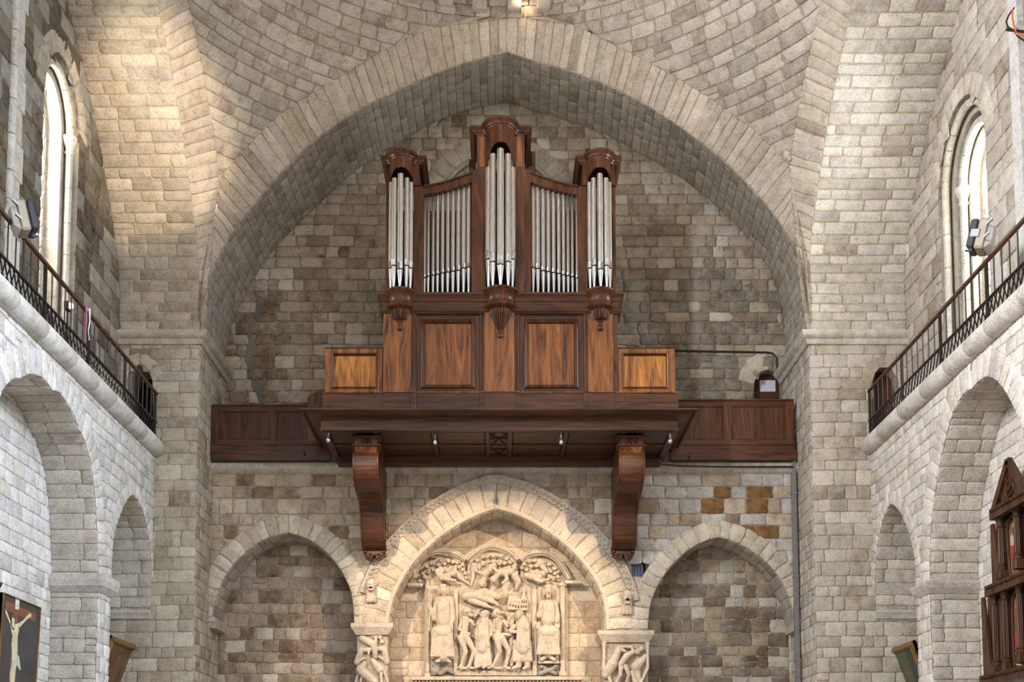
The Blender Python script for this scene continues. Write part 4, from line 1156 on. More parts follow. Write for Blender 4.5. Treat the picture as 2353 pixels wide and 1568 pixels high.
# four hanging lamp holders
for (x, y, lb) in ((755, 990, 'leftmost of the four steel bulbs hanging under the platform, outside the left bracket'), (1000, 994, 'steel bulb under the platform, second from the left'), (1289, 994, 'steel bulb under the platform, third from the left'), (1539, 992, 'rightmost of the four steel bulbs under the platform, outside the right bracket')):
    p = PY(x, y, 21.30); t = thing('hanging_lamp', lb, 'lamp', (p[0], p[1], p[2] - .24), 'steel bulbs hanging under the organ platform')
    MB().tube([(p[0], p[1], p[2] + .01), (p[0], p[1], p[2] - .06)], .012, 8).build('stem', M_CABLE, t)
    MB().lathe((p[0], p[1], p[2] - .24), [(.022, .19), (.026, .18), (.026, .10), (.03, .095), (.045, .06), (.047, .03), (.035, .008), (.001, 0)], 16).build('bulb', M_STEEL, t, True)
    MB().lathe((p[0], p[1], p[2] - .05), [(.024, 0), (.028, .01), (.028, .04), (.001, .045)], 12).build('socket', M_CABLE, t, True)

# ================================================================ gallery parapets either side
def parapet(x0p, x1p, ytl, ytr, name, label, stiles, side):
    Yg = YL - .22
    p0 = PY(x0p, ytl, Yg); p1 = PY(x1p, ytr, Yg); x0, x1 = p0[0], p1[0]
    zt_ = (p0[2] + p1[2]) / 2; zb_ = PY(x0p, 1058, Yg)[2]; zl = PY(x0p, 1022, Yg)[2]
    WD, WX = (W_DARK, W_DARKX) if side < 0 else (W_MID, W_MIDX)  # same walnut both sides; the right's stronger light is put into its colour
    g = thing(name, label, 'parapet', ((x0 + x1) / 2, Yg, zb_))
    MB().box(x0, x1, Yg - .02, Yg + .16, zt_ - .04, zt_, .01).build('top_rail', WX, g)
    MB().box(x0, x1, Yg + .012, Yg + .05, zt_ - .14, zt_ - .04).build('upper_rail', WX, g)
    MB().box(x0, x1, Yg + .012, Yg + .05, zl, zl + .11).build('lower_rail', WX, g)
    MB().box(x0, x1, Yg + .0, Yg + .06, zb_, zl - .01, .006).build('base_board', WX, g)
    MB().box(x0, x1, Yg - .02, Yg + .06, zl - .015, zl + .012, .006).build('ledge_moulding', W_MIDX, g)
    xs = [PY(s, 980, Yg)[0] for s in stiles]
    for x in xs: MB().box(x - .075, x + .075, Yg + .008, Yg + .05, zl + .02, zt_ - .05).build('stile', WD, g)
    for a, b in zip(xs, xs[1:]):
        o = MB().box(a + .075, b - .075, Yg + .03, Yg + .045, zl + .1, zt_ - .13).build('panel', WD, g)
        m = MB()
        for (c, d, e, f_) in ((a + .075, a + .10, zl + .11, zt_ - .14), (b - .10, b - .075, zl + .11, zt_ - .14), (a + .075, b - .075, zl + .11, zl + .135), (a + .075, b - .075, zt_ - .165, zt_ - .14)): m.box(c, d, Yg + .005, Yg + .04, e, f_, .006)
        m.build('panel_moulding', WD, o)
    return g
parapet(487, 760, 931, 928, 'gallery_parapet', 'dark panelled wooden parapet left of the organ', (493, 628, 762), -1)
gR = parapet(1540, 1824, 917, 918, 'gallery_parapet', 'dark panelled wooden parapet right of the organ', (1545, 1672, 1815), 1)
for x_, y_ in ((700, 1046), (1583, 1056)):
    q = PY(x_, y_, YL - .26); pr_2 = [o for o in bpy.data.objects if o.name.startswith('gallery_parapet')][0 if x_ < 1000 else 1]
    MB().tube([(q[0], YL - .16, q[2] + .03), (q[0], YL - .30, q[2] + .0), (q[0], YL - .36, q[2] + .02), (q[0], YL - .36, q[2] + .09)], .014, 6).build('iron_hook', M_IRON, pr_2, True)
# shaped end board beside the organ base
pp = [(706, 926), (707, 915), (711, 908), (720, 903), (730, 900), (737, 896), (760, 896), (760, 926)]
zfl = zf
m = MB(); m.prism([(lambda q: (q[0], q[2]))(PY(x, y, 22.6)) for x, y in pp[1:-1]] + [(PY(760, 926, 22.6)[0], zfl), (PY(707, 926, 22.6)[0], zfl)], lambda a, b, d: (a, 22.6 + d, b), 0, .04)
tag(m.build('scrolled_end_board', W_MID), 'small scroll-edged wooden board between the left parapet and the organ base', 'board')

# ================================================================ the organ case
Yb = 21.50
X_ = lambda px, y=Yb: PY(px, 800, y)[0]
Z_ = lambda py, y=Yb: PY(1150, py, y)[2]
org = thing('organ_case', 'tall walnut pipe organ case with three round towers of tin pipes', 'organ', (0, Yb, ztp))
zb0 = ztp - .02
zpl = Z_(903); zc0 = Z_(722); zc1 = Z_(679)
YB = 23.0
xa, xb = X_(881), X_(1420)
# plinth with breaks
def box(nm, x0, x1, y0, y1, z0, z1, mt, b=.004, par=org, lab=None): return MB().box(x0, x1, y0, y1, z0, z1, b).build(nm, mt, par, label=lab)
def pl(px): return X_(px, Yb - .04)
for (p0, p1, dy) in ((742, 881, 0), (881, 946, .03), (946, 957, .05), (957, 1103, 0), (1103, 1113, .03), (1113, 1182, .05), (1182, 1193, .03), (1193, 1340, 0), (1340, 1351, .05), (1351, 1409, .03), (1409, 1557, 0)):
    box('plinth_block', pl(p0), pl(p1), Yb - .04 - dy, Yb + .3, zb0, zpl - .02, W_MIDX)
    box('plinth_bead', pl(p0) - .003, pl(p1) + .003, Yb - .055 - dy, Yb + .3, zpl - .02, zpl + .005, W_LIGHT)
# low side cabinets with fielded golden panels
for (p0, p1, a, b) in ((748, 879, 763, 867), (1421, 1550, 1430, 1534)):
    x0, x1 = X_(p0), X_(p1); zt2 = Z_(801)
    box('side_cabinet', x0, x1, Yb + .03, YB - .2, zb0, zt2, W_MID)
    for (c, d, e, f_) in ((x0, X_(a), zpl, zt2), (X_(b), x1, zpl, zt2), (X_(a), X_(b), zpl, Z_(893)), (X_(a), X_(b), Z_(812), zt2)): box('cabinet_frame', c, d, Yb + .0, Yb + .04, e, f_, W_LIGHT, .006)
    box('cabinet_panel', X_(a) + .03, X_(b) - .03, Yb + .012, Yb + .03, Z_(889) , Z_(818), W_GOLD, .008)
    m = MB(); X0, X1, Z0, Z1 = X_(a), X_(b), Z_(893), Z_(812)
    m.sweep([(X0, Z0), (X1, Z0), (X1, Z1), (X0, Z1)], [(0, 0), (0, .012), (-.012, .02), (-.025, .006), (-.03, 0)], 1, True)
    m.v = [(x, Yb - z, y) for x, y, z in m.v]; m.build('panel_moulding', W_MID, org)
    box('cabinet_top', x0 - .01, x1 + .01, Yb - .01, YB - .2, zt2, zt2 + .02, W_MIDX, .005)
# body
box('case_body', xa, xb, Yb + .06, YB, zb0, zc0, W_DARK, 0)
for (p0, p1, dy, mt) in ((881, 945, .05, W_LIGHT), (945, 949, .03, W_MID), (949, 955, .045, W_MID), (955, 968, .0, W_MID), (1092, 1103, 0, W_MID), (1103, 1107, .04, W_MID), (1107, 1113, .02, W_MID), (1113, 1182, .07, W_LIGHT), (1182, 1188, .02, W_MID), (1188, 1193, .04, W_MID), (1193, 1205, 0, W_MID), (1328, 1341, 0, W_MID), (1341, 1346, .045, W_MID), (1346, 1351, .03, W_MID), (1351, 1409, .05, W_LIGHT), (1409, 1420, .02, W_MID)):
    box('pilaster' if dy >= .05 else 'stile', X_(p0), X_(p1), Yb - dy, Yb + .08, zpl, zc0 + .02, mt, .005)
for (p0, p1) in ((968, 1092), (1205, 1328)):
    box('rail', X_(p0), X_(p1), Yb + .0, Yb + .08, zpl, Z_(893), W_MIDX); box('rail', X_(p0), X_(p1), Yb + .0, Yb + .08, Z_(735), zc0 + .02, W_MIDX)
    X0, X1, Z0, Z1 = X_(p0), X_(p1), Z_(893), Z_(735)
    m = MB(); m.sweep([(X0, Z0), (X1, Z0), (X1, Z1), (X0, Z1)], [(0, -.02), (0, .018), (-.02, .035), (-.03, .022), (-.045, .026), (-.06, .006), (-.07, -.01)], 1, True)
    m.v = [(x, Yb - z, y) for x, y, z in m.v]; m.build('panel_moulding', W_MID, org)
    box('body_panel', X0 + .07, X1 - .07, Yb + .015, Yb + .05, Z0 + .07, Z1 - .07, W_LIGHT, .012)
# belt cornice: sweeps forward round each tower foot
tw = [(X_(920), .30, .29), (X_(1150), .36, .34), (X_(1379), .30, .29)]
yb_ = Yb - .05
path = [(X_(878), YB), (X_(878), yb_)]
for (xc, hw, dp) in tw:
    path += [(xc - hw - .10, yb_), (xc - hw - .05, yb_ - .03)] if xc > X_(900) and xc != tw[0][0] else []
    path += [(xc - hw * .9, yb_ - .06)] + [(xc - hw * math.cos(t * pi / 10) * .9, yb_ - .06 - (dp - .1) * math.sin(t * pi / 10)) for t in range(1, 10)] + [(xc + hw * .9, yb_ - .06)]
    path += [(xc + hw + .05, yb_ - .03), (xc + hw + .10, yb_)] if xc != tw[2][0] else []
path += [(X_(1423), yb_), (X_(1423), YB)]
h_ = zc1 - zc0
prf = [(-.3, zc0 - .02), (.0, zc0 - .02), (.02, zc0 + .0), (.05, zc0 + h_ * .08), (.05, zc0 + h_ * .17), (.02, zc0 + h_ * .22), (.0, zc0 + h_ * .26), (.0, zc0 + h_ * .58), (.02, zc0 + h_ * .62), (.035, zc0 + h_ * .72), (.07, zc0 + h_ * .86), (.09, zc0 + h_ * .9), (.095, zc1), (-.3, zc1)]
MB().sweep([path[0], path[1], path[-2], path[-1]], prf, 1).build('belt_cornice', W_MIDX, org)
# bowed tower feet with fluted drops
for (xc, hw, dp) in tw:
    k = hw / .30; zt_ = zc1 + .03; yc_ = Yb - .02
    hb = .62 if k < 1.1 else .78
    f = org
    pf = MB().lathe((xc, yc_, zt_), [(.24 * k, 0), (.325 * k, 0), (.325 * k, -.03), (.30 * k, -.05), (.265 * k, -.10), (.245 * k, -.12), (.235 * k, -.20), (.235 * k, -.27), (.25 * k, -.29), (.275 * k, -.30), (.28 * k, -.33), (.25 * k, -.36), (.20 * k, -.375)], 32, pi, 2 * pi).build('tower_foot', W_MID, org, True)
    MB().lathe((xc, yc_, zt_), [(.19 * k, -.37), (.20 * k, -.40), (.185 * k, -.47), (.15 * k, -.56), (.09 * k, -hb + .06), (.055 * k, -hb)], 96, pi, 2 * pi, flute=.16, nf=24, fz=(-9, -.38)).build('fluted_drop', W_MID, pf, True)
    MB().lathe((xc, yc_ - .05, zt_), [(.03, -hb + .04), (.05, -hb), (.03, -hb - .03), (.028, -hb - .05), (.055, -hb - .08), (.062, -hb - .115), (.05, -hb - .15), (.02, -hb - .165), (.001, -hb - .17)], 20).build('finial_ball', W_MID, pf, True)
# upper case: back, posts, curved rails
zr0 = zc1; 
zt_flat = lambda t: Z_(433 - 30 * t ** 1.5)       # t = 0 outer end, 1 inner end
box('upper_back', X_(886), X_(1414), YB - .5, YB - .1, zr0, Z_(425), W_DARK, 0)
box('upper_back', X_(1085), X_(1215), YB - .5, YB - .1, Z_(425), Z_(330), W_DARK, 0)
for (p0, p1, z1, y0) in ((885, 893, 430, .02), (949, 972, 430, .03), (1083, 1116, 392, .03), (1184, 1220, 392, .03), (1330, 1351, 430, .03), (1407, 1417, 430, .02)):
    box('post', X_(p0), X_(p1), Yb - y0, Yb + .3, zr0, Z_(z1), W_MID, .006)
    if p1 - p0 > 20: box('post_inlay', X_(p0) + .05, X_(p1) - .05, Yb - y0 - .008, Yb, zr0 + .05, Z_(z1 + 10), W_MID, .004)
for s_, p0, p1 in ((0, 972, 1083), (1, 1330, 1220)):
    x0, x1 = X_(p0), X_(p1); up = []; lo = []
    for i in range(13):
        t = i / 12; x = x0 + (x1 - x0) * t
        up.append((x, Z_(432 - 32 * (t ** 1.4)))); lo.append((x, Z_(448 - 28 * (t ** 1.4))))
    MB().prism(up + lo[::-1], lambda a, b, d: (a, d, b), Yb - .03, Yb + .12).build('curved_rail', W_MID, org)
    um = [(a, b + .03) for a, b in up]; 
    MB().prism(um + [(a, b - .005) for a, b in up[::-1]], lambda a, b, d: (a, d, b), Yb - .06, Yb + .12).build('rail_moulding', W_MIDX, org)
box('side_panel', X_(884), X_(886), Yb, YB - .1, zr0, Z_(425), W_MID); box('side_panel', X_(1415), X_(1417), Yb, YB - .1, zr0, Z_(425), W_MID)
# tower heads
def tower_head(px0, px1, xc, r, ztop, zdrum, zlow, prow):
    """cornice block, bowed cornice, drum with an ogee-cut lower edge"""
    x0, x1 = X_(px0), X_(px1)
    h = .17
    yy = Yb - .02
    hp_ = MB(); pth = [(x0 + .05, YB - .5), (x0 + .05, yy), (xc - r - .05, yy)] + [(xc - (r + .0) * math.cos(t * pi / 12), yy - .04 - (r * .95) * math.sin(t * pi / 12)) for t in range(0, 13)] + [(xc + r + .05, yy), (x1 - .05, yy), (x1 - .05, YB - .5)]
    pr = [(-.1, zdrum), (0, zdrum), (.01, zdrum + .02), (.03, zdrum + .03), (.045, zdrum + .06), (.075, zdrum + .09), (.09, zdrum + .10), (.095, zdrum + .14), (-.1, zdrum + .145)]
    c = MB().sweep(pth, pr, 1).build('tower_cornice', W_MID, org)
    top = [(p[0], p[1]) for p in pth]; m = MB(); m.prism(top, lambda a, b, d: (a, b, d), zdrum + .08, zdrum + .15); m.build('tower_cap', W_MIDX, c)
    m = MB(); ndr = 24; v = []
    for i in range(ndr + 1):
        t = i / ndr; a = pi + pi * t; u = abs(2 * t - 1)
        # ogee: high in the middle, dropping to the sides
        zz = zlow + (1 - u) ** 0.9 * prow if u > .25 else zlow + prow * ((.75 ** .9) + (1 - .75 ** .9) * (1 - (u / .25) ** 1.6))
        zz = zlow + prow * (1 / (1 + math.exp(9 * (u - .55))) * 1.02)
        for rr in (r, r - .025):
            for z in (zz, zdrum): v.append((xc + rr * math.cos(a), yy - .04 + rr * .95 * math.sin(a), z))
    fc = []
    for i in range(ndr):
        o = i * 4; p = o + 4; fc += [(o, p, p + 1, o + 1), (o + 2, p + 2, p + 3, o + 3), (o, o + 2, p + 2, p)]
    m.add(v, fc); m.build('tower_drum', W_MID, org, True)
    MB().ell((xc, yy - .04 - r * .95, (zdrum * .55 + (zlow + prow) * .45)), (.012, .006, .022)).build('drum_lozenge', W_DARK, org)
    box('tower_side', x0 + .10, xc - r + .02, yy, YB - .5, zlow - .1, zdrum + .01, W_MID, .004); box('tower_side', xc + r - .02, x1 - .10, yy, YB - .5, zlow - .1, zdrum + .01, W_MID, .004)
    if r > .27:
        box('side_inlay', x0 + .15, xc - r - .03, yy - .01, yy, zlow + .02, zdrum - .06, W_LIGHT, .004); box('side_inlay', xc + r + .03, x1 - .15, yy - .01, yy, zlow + .02, zdrum - .06, W_LIGHT, .004)
rS, rC = .235, .29
tower_head(877, 973, X_(921), rS, Z_(358), Z_(379), Z_(416), Z_(402) - Z_(416))
tower_head(1083, 1218, X_(1150), rC, Z_(285), Z_(310), Z_(388), Z_(348) - Z_(388))
tower_head(1329, 1427, X_(1379), rS, Z_(358), Z_(379), Z_(416), Z_(402) - Z_(416))
box('stub_block', X_(1348, 23.6), X_(1358, 23.6), 23.6, YU, Z_(420), PY(1353, 341, 23.6)[2], W_DARK)
# two dark blocks beside the centre tower, behind the curved rails
box('wind_trunk_block', X_(1077, 22.2), X_(1092, 22.2), 22.1, 22.5, Z_(405), Z_(372, 22.2), W_DARK); box('wind_trunk_block', X_(1208, 22.2), X_(1231, 22.2), 22.1, 22.5, Z_(405), Z_(354, 22.2), W_DARK)

# pipes
def pipe(x, y, r, ztop, zmouth, zfoot, ang=-pi / 2, big=False):
    p = MB().lathe((x, y, 0), [(r, zmouth + .02), (r, ztop), (r * .9, ztop + .004), (r * .88, ztop - .05), (.001, ztop - .05)], 16).build('organ_pipe', M_PIPE, org, True)
    MB().lathe((x, y, 0), [(.018, zfoot), (.02, zfoot + .02), (r * .96, zmouth - .03), (r, zmouth)], 14).build('pipe_foot', M_FOOT, p, True)
    # mouth: flat polished upper lip, dark slot
    ca, sa = math.cos(ang), math.sin(ang); w = r * .80; hh = r * (2.3 if big else 1.9)
    def pt(u, d, z): return (x + ca * d - sa * u, y + sa * d + ca * u, z)
    v = [pt(-w, r * .75, zmouth + .03), pt(w, r * .75, zmouth + .03), pt(w, r * .80, zmouth + hh), pt(w * .55, r * .97, zmouth + hh * 1.32), pt(0, r * 1.03, zmouth + hh * 1.45), pt(-w * .55, r * .97, zmouth + hh * 1.32), pt(-w, r * .80, zmouth + hh), pt(0, r * 1.05, zmouth + .03), pt(0, r * 1.05, zmouth + hh)]
    m = MB(); m.add(v, [(0, 7, 8, 6), (7, 1, 2, 8), (8, 2, 3, 4), (8, 4, 5, 6)]); m.build('pipe_mouth', M_FOOT, p, False)
    v = [pt(-w, r * .72, zmouth), pt(w, r * .72, zmouth), pt(w, r * .76, zmouth + .03), pt(-w, r * .76, zmouth + .03), pt(0, r * 1.02, zmouth), pt(0, r * 1.02, zmouth + .03)]
    m = MB(); m.add(v, [(0, 4, 5, 3), (4, 1, 2, 5)]); m.build('mouth_slot', M_BLACK, p)
zft = zc1 + .035
for (xc, R0, tops, mouths, rp) in ((X_(920), .20, (421, 411, 401, 411, 421), (612, 606, 614, 606, 612), .052), (X_(1150), .245, (387, 356, 344, 356, 387), (592, 598, 604, 598, 592), .064), (X_(1379), .20, (421, 411, 401, 411, 421), (612, 606, 614, 606, 612), .052)):
    for i in range(5):
        a = -pi / 2 + (i - 2) * .66; x = xc + R0 * math.cos(a); y = Yb - .03 + R0 * .9 * math.sin(a) 
        pipe(x, y, rp * (1.12 if i == 2 else 1), Z_(tops[i], y), Z_(mouths[i] + 8, y), zft, a * .5 - pi / 4, True)
LX = [974.5, 983, 994, 1004.5, 1016, 1028, 1040, 1052.5, 1065, 1077]; LT = [449, 450, 446, 443, 440, 436, 432, 427, 422, 418]; LM = [641, 638, 636, 634, 631, 629, 627, 625, 620, 618]
RX = [1225, 1236.5, 1249, 1261, 1273, 1285, 1296, 1306.5, 1316.5, 1327]
for i in range(10):
    r = .032 + .0022 * i
    pipe(X_(LX[i], Yb + .12), Yb + .12, r, Z_(LT[i], Yb + .12), Z_(LM[i], Yb + .12), zc1 + .0)
    j = 9 - i; r = .032 + .0022 * j
    pipe(X_(RX[i], Yb + .12), Yb + .12, r, Z_(LT[j], Yb + .12), Z_(LM[j] + 1, Yb + .12), zc1 + .0)
box('pipe_rack', X_(957), X_(1345), Yb + .20, Yb + .24, zc1, zc1 + .12, W_DARK)

# small black floodlight lying on the right side cabinet
p = PY(1463, 800, 21.9); t = thing('small_floodlight', 'small black floodlight lying on top of the right organ cabinet', 'lamp', (p[0], 21.9, Z_(801) + .02))
zt2 = Z_(801) + .02
m = MB(); m.box(-.09, .09, -.05, .05, -.06, .06, .012); rot = Matrix.Rotation(.5, 3, 'Y') ; m.v = [tuple(rot @ Vector(v) + Vector((p[0] + .03, 21.9, zt2 + .11))) for v in m.v]; m.build('housing', M_CABLE, t)
m = MB(); m.bar((p[0] - .12, 21.9, zt2 + .005), (p[0] + .02, 21.9, zt2 + .005), .05, .01); m.bar((p[0] - .11, 21.9, zt2), (p[0] - .05, 21.9, zt2 + .10), .02, .02); m.build('stirrup', M_CABLE, t)
# black boxes: cables and the grey downpipe
m = MB(); m.tube([PY(x, y, YU - .05) for x, y in ((1500, 806), (1552, 806), (1640, 808), (1760, 810), (1775, 812), (1784, 822), (1785, 850))], .022, 8)
tag(m.build('wall_cable', M_CABLE, None, True), 'black cable running along the end wall to the low arched door', 'cable')
m = MB(); m.tube([PY(x, y, YL - .17) for x, y in ((1500, 1066), (1560, 1071), (1650, 1073), (1750, 1073), (1822, 1073))], .018, 8)
tag(m.build('wall_cable', M_CABLE, None, True), 'black cable under the stone roll below the right parapet', 'cable')
t = thing('downpipe', 'grey square downpipe in the corner by the right pier', 'pipe', (XR - .12, YL - .1, 0))
a = PY(1829, 1035, YL - .08)
MB().box(XR - .15, XR - .05, YL - .14, YL - .04, 0, a[2], .01).build('pipe_run', M_GREYP, t)
for z in (4.4, 6.2, 8.0): MB().box(XR - .16, XR - .04, YL - .15, YL, z, z + .05, .004).build('clip', M_GREYP, t)

# ================================================================ capitals, heads and the carved relief
def sculpt(name, parent, fill, vox=.012, tn=(.60, .52, .43, .25), label=None, sm=2):
    m = MB(); fill(m); return m.build(name, M_CARVE, parent, True, label=label, tn=tn, remesh=vox, smoothit=sm)
def abacus(x0, x1, ztop, h, y0, y1, par, nm='abacus'):
    m = MB(); fl_ = .10
    v = [(x0, y0, ztop), (x1, y0, ztop), (x1, y1, ztop), (x0, y1, ztop), (x0, y0, ztop - h * .35), (x1, y0, ztop - h * .35), (x1, y1, ztop - h * .35), (x0, y1, ztop - h * .35), (x0 + fl_, y0 + fl_, ztop - h), (x1 - fl_, y0 + fl_, ztop - h), (x1 - fl_, y1, ztop - h), (x0 + fl_, y1, ztop - h)]
    m.add(v, [(0, 1, 2, 3), (0, 1, 5, 4), (1, 2, 6, 5), (3, 0, 4, 7), (4, 5, 9, 8), (5, 6, 10, 9), (7, 4, 8, 11), (8, 9, 10, 11)])
    return m.build(nm, M_STONE, par, tn=(.62, .54, .45, .2))
def beast_capital(px0, px1, py, label, kind):
    Ya = YL - .06; a = PY(px0, py, Ya); b = PY(px1, py, Ya); x0, x1, zt_ = a[0], b[0], a[2]
    c = thing('carved_capital', label, 'capital', ((x0 + x1) / 2, YL + .3, 3.2))
    abacus(x0, x1, zt_, .24, Ya, YL + .82, c)
    MB().box(x0 + .12, x1 - .12, YL + .10, YL + .80, 0, zt_ - .23).build('core', M_STONE, c, tn=(.50, .43, .35, .5))
    w = x1 - x0 - .16; bx = x0 + .08; H = 1.05; z0 = zt_ - .24 - H
    P = lambda u, v, d: (bx + w * u, YL + .14 - d, z0 + H * v)
    if kind == 'birds':
        fig = [
            [((.20, .93, .05), (.55, .80, .10), .075, .085), ((.55, .80, .10), (.60, .55, .08), .085, .05), ((.60, .95, .10), (.62, .80, .14), .04, .02), ((.48, .97, .10), (.75, .98, .1), .012, .012)],
            [((.05, .45, .04), (.18, .68, .10), .07, .065), ((.18, .68, .10), (.42, .70, .12), .06, .045), ((.42, .70, .12), (.40, .60, .14), .045, .02), ((.05, .45, .04), (.28, .52, .10), .05, .03)],
            [((.92, .45, .04), (.85, .70, .10), .07, .065), ((.85, .70, .10), (.62, .72, .12), .06, .045), ((.62, .72, .12), (.62, .60, .14), .045, .02), ((.92, .45, .04), (.70, .55, .10), .05, .03)],
            [((.18, .28, .10), (.55, .05, .08), .11, .10), ((.22, .25, .1), (.18, .05, .1), .03, .025), ((.10, .22, .08), (.02, .03, .08), .03, .025), ((.28, .42, .1), (.20, .30, .12), .05, .09)],
            [((.72, .30, .06), (.52, .48, .05), .10, .06), ((.75, .28, .08), (.78, .03, .08), .045, .025), ((.85, .25, .06), (.95, .05, .06), .035, .025)],
            [((.15, -.02, .08), (.45, .0, .08), .06, .05), ((.45, .0, .08), (.85, -.02, .08), .05, .07)]]
        extra = [(.72, .95, .08, .05), (.78, .86, .09, .05), (.38, .10, .12, .03), (.46, .06, .12, .03), (.54, .02, .12, .03)]
    else:
        fig = [
            [((.10, .35, .06), (.22, .55, .12), .11, .12), ((.22, .55, .12), (.36, .86, .14), .10, .07), ((.36, .86, .14), (.50, .80, .18), .065, .02), ((.14, .35, .1), (.22, .12, .1), .045, .02), ((.04, .45, .02), (.06, .85, .02), .05, .02)],
            [((.40, .55, .12), (.52, .72, .14), .07, .075), ((.52, .72, .14), (.66, .80, .12), .07, .045), ((.38, .90, .13), (.62, .90, .13), .032, .035), ((.62, .90, .13), (.66, .80, .12), .035, .03), ((.40, .55, .12), (.38, .32, .16), .06, .045), ((.38, .32, .16), (.24, .08, .12), .042, .022), ((.50, .50, .12), (.56, .32, .16), .055, .04), ((.56, .32, .16), (.48, .12, .12), .04, .022)],
            [((.72, .50, .08), (.92, .72, .06), .11, .06), ((.72, .50, .08), (.80, .18, .06), .09, .03), ((.62, .38, .1), (.74, .1, .1), .05, .07)],
            [((.30, -.02, .08), (.50, .06, .10), .05, .06), ((.50, .06, .10), (.70, -.03, .08), .055, .05)]]
        extra = [(.74, .80, .15, .065), (.82, .86, .14, .055), (.40, .88, .20, .015)]
    for f in fig:
        def fill(m, f=f):
            for p, q, r0, r1 in f: m.cap(P(*p), P(*q), r0, r1, 10)
        sculpt('carved_beast', c, fill, .011, sm=1)
    def fe(m):
        for u, v, d, r in extra: m.ell(P(u, v, d), (r, r * .8, r))
    sculpt('carved_head', c, fe, .010, sm=1)
    if kind != 'birds':
        for sx in (-1, 1):
            xe = (bx + .05) if sx < 0 else (bx + w - .05)
            MB().tube([(xe, YL + .02, zt_ - .25), (xe, YL + .02, zt_ - .29), (xe, YL + .02, zt_ - .33), (xe, YL + .02, zt_ - .36), (xe, YL + .02, z0 + .5), (xe - sx * .28, YL + .06, z0 - .1)], [.06, .055, .035, .03, .032, .03], 10).build('corner_shaft', M_CARVE, c, True, tn=(.64, .56, .47, .15))
    return c
beast_capital(806, 903, 1432, 'carved capital with entwined birds and beasts, between left niche and relief', 'birds')
beast_capital(1374, 1503, 1449, 'carved capital with a griffin seizing a man, between relief and right niche', 'griffin')
# piers under and above the capitals
for (x0p, x1p, zz) in ((815, 895, 1436), (1389, 1490, 1450)):
    xa_, xb_ = PY(x0p, 1440, YL)[0], PY(x1p, 1440, YL)[0]
    z1 = PY(1150, zz, YL)[2]
    o = MB().box(xa_ - .0, xb_ + .0, YL + .02, YL + .8, z1 - .06, z1 + .34).build('spandrel_base', M_STONE, wl, tn=(.62, .54, .45, .15))
    rnd = random.Random(3)
    g = []
    for (u0, u1, v0, v1) in ((0, .5, 0, .3), (.5, 1, 0, .3)):
        q = stone_geo(S_L, [(xa_ + (xb_ - xa_) * u0, z1 + v0), (xa_ + (xb_ - xa_) * u1, z1 + v0), (xa_ + (xb_ - xa_) * u1, z1 + v1), (xa_ + (xb_ - xa_) * u0, z1 + v1)], .02, rnd)
        g.append((q[0], q[1], (.64, .56, .47, .15), .1))
    emit(g, wl)
# grotesque heads ending the label moulding
def head(px, py, label, open_):
    Yh = YL - .12; c = PY(px, py, Yh); t = thing('grotesque_head', label, 'carved head', (c[0], YL, c[2] - .25))
    def fill(m):
        m.ell((c[0], Yh + .06, c[2] + .04), (.12, .13, .14)); m.ell((c[0], Yh - .06, c[2] - .02), (.09, .07, .08))
        for s in (-1, 1): m.ell((c[0] + s * .05, Yh - .06, c[2] + .07), (.032, .03, .028)); m.ell((c[0] + s * .12, Yh + .05, c[2] + .08), (.03, .03, .05)); m.cap((c[0] + s * .05, Yh - .03, c[2] + .11), (c[0] + s * .09, Yh, c[2] + .08), .02, .02)
        m.ell((c[0], Yh - .12, c[2] + .02), (.035, .035, .03)); m.ell((c[0], Yh - .08, c[2] - .10 - open_ * .03), (.07, .05, .03))
        for s in (-1, 0, 1): m.cap((c[0] + s * .03, Yh + .0, c[2] - .10), (c[0] + s * .08, Yh + .03, c[2] - .32), .045, .045)
        m.box(c[0] - .12, c[0] + .12, Yh + .05, YL, c[2] - .34, c[2] + .10)
    h = sculpt('head', t, fill, .010, (.60, .53, .44, .4))
    MB().ell((c[0], Yh - .115, c[2] - .055), (.04, .02, .022 + .01 * open_)).build('mouth', M_BLACK, t, True)
    return t
head(853, 1347, 'small carved snarling head above the left capital', 0)
head(1441, 1374, 'small carved open-mouthed head above the right capital', 1)

# ---------------------------------------------------------------- the relief
YR = YN - .10
K = 360 / 1775.0
def Rp(zx, zy, d=0.0):
    q = PY(960 + zx * K, 1250 + zy * K, YR); return (q[0], YR - d, q[2])
kr = (PY(1300, 1400, YR)[0] - PY(1200, 1400, YR)[0]) / 100 * K     # metres per traced unit
rel = thing('carved_relief', 'large carved stone relief of seated figures, monks, devils and angels', 'relief', (Rp(880, 0)[0], YR, Rp(0, 1568)[2]))
CT = (.60, .515, .42, .18); CT2 = (.56, .48, .385, .3); CG = (.34, .32, .29, .4)
MB().box(Rp(80, 0)[0], Rp(1690, 0)[0], YR - .02, YN, Rp(0, 1520)[2], Rp(0, 430)[2]).build('relief_slab', M_CARVE, rel, tn=CT2)
MB().box(Rp(-60, 0)[0], Rp(1850, 0)[0], YR - .12, YN, Rp(0, 1552)[2], Rp(0, 1510)[2], .01).build('base_ledge', M_CARVE, rel, tn=CT)
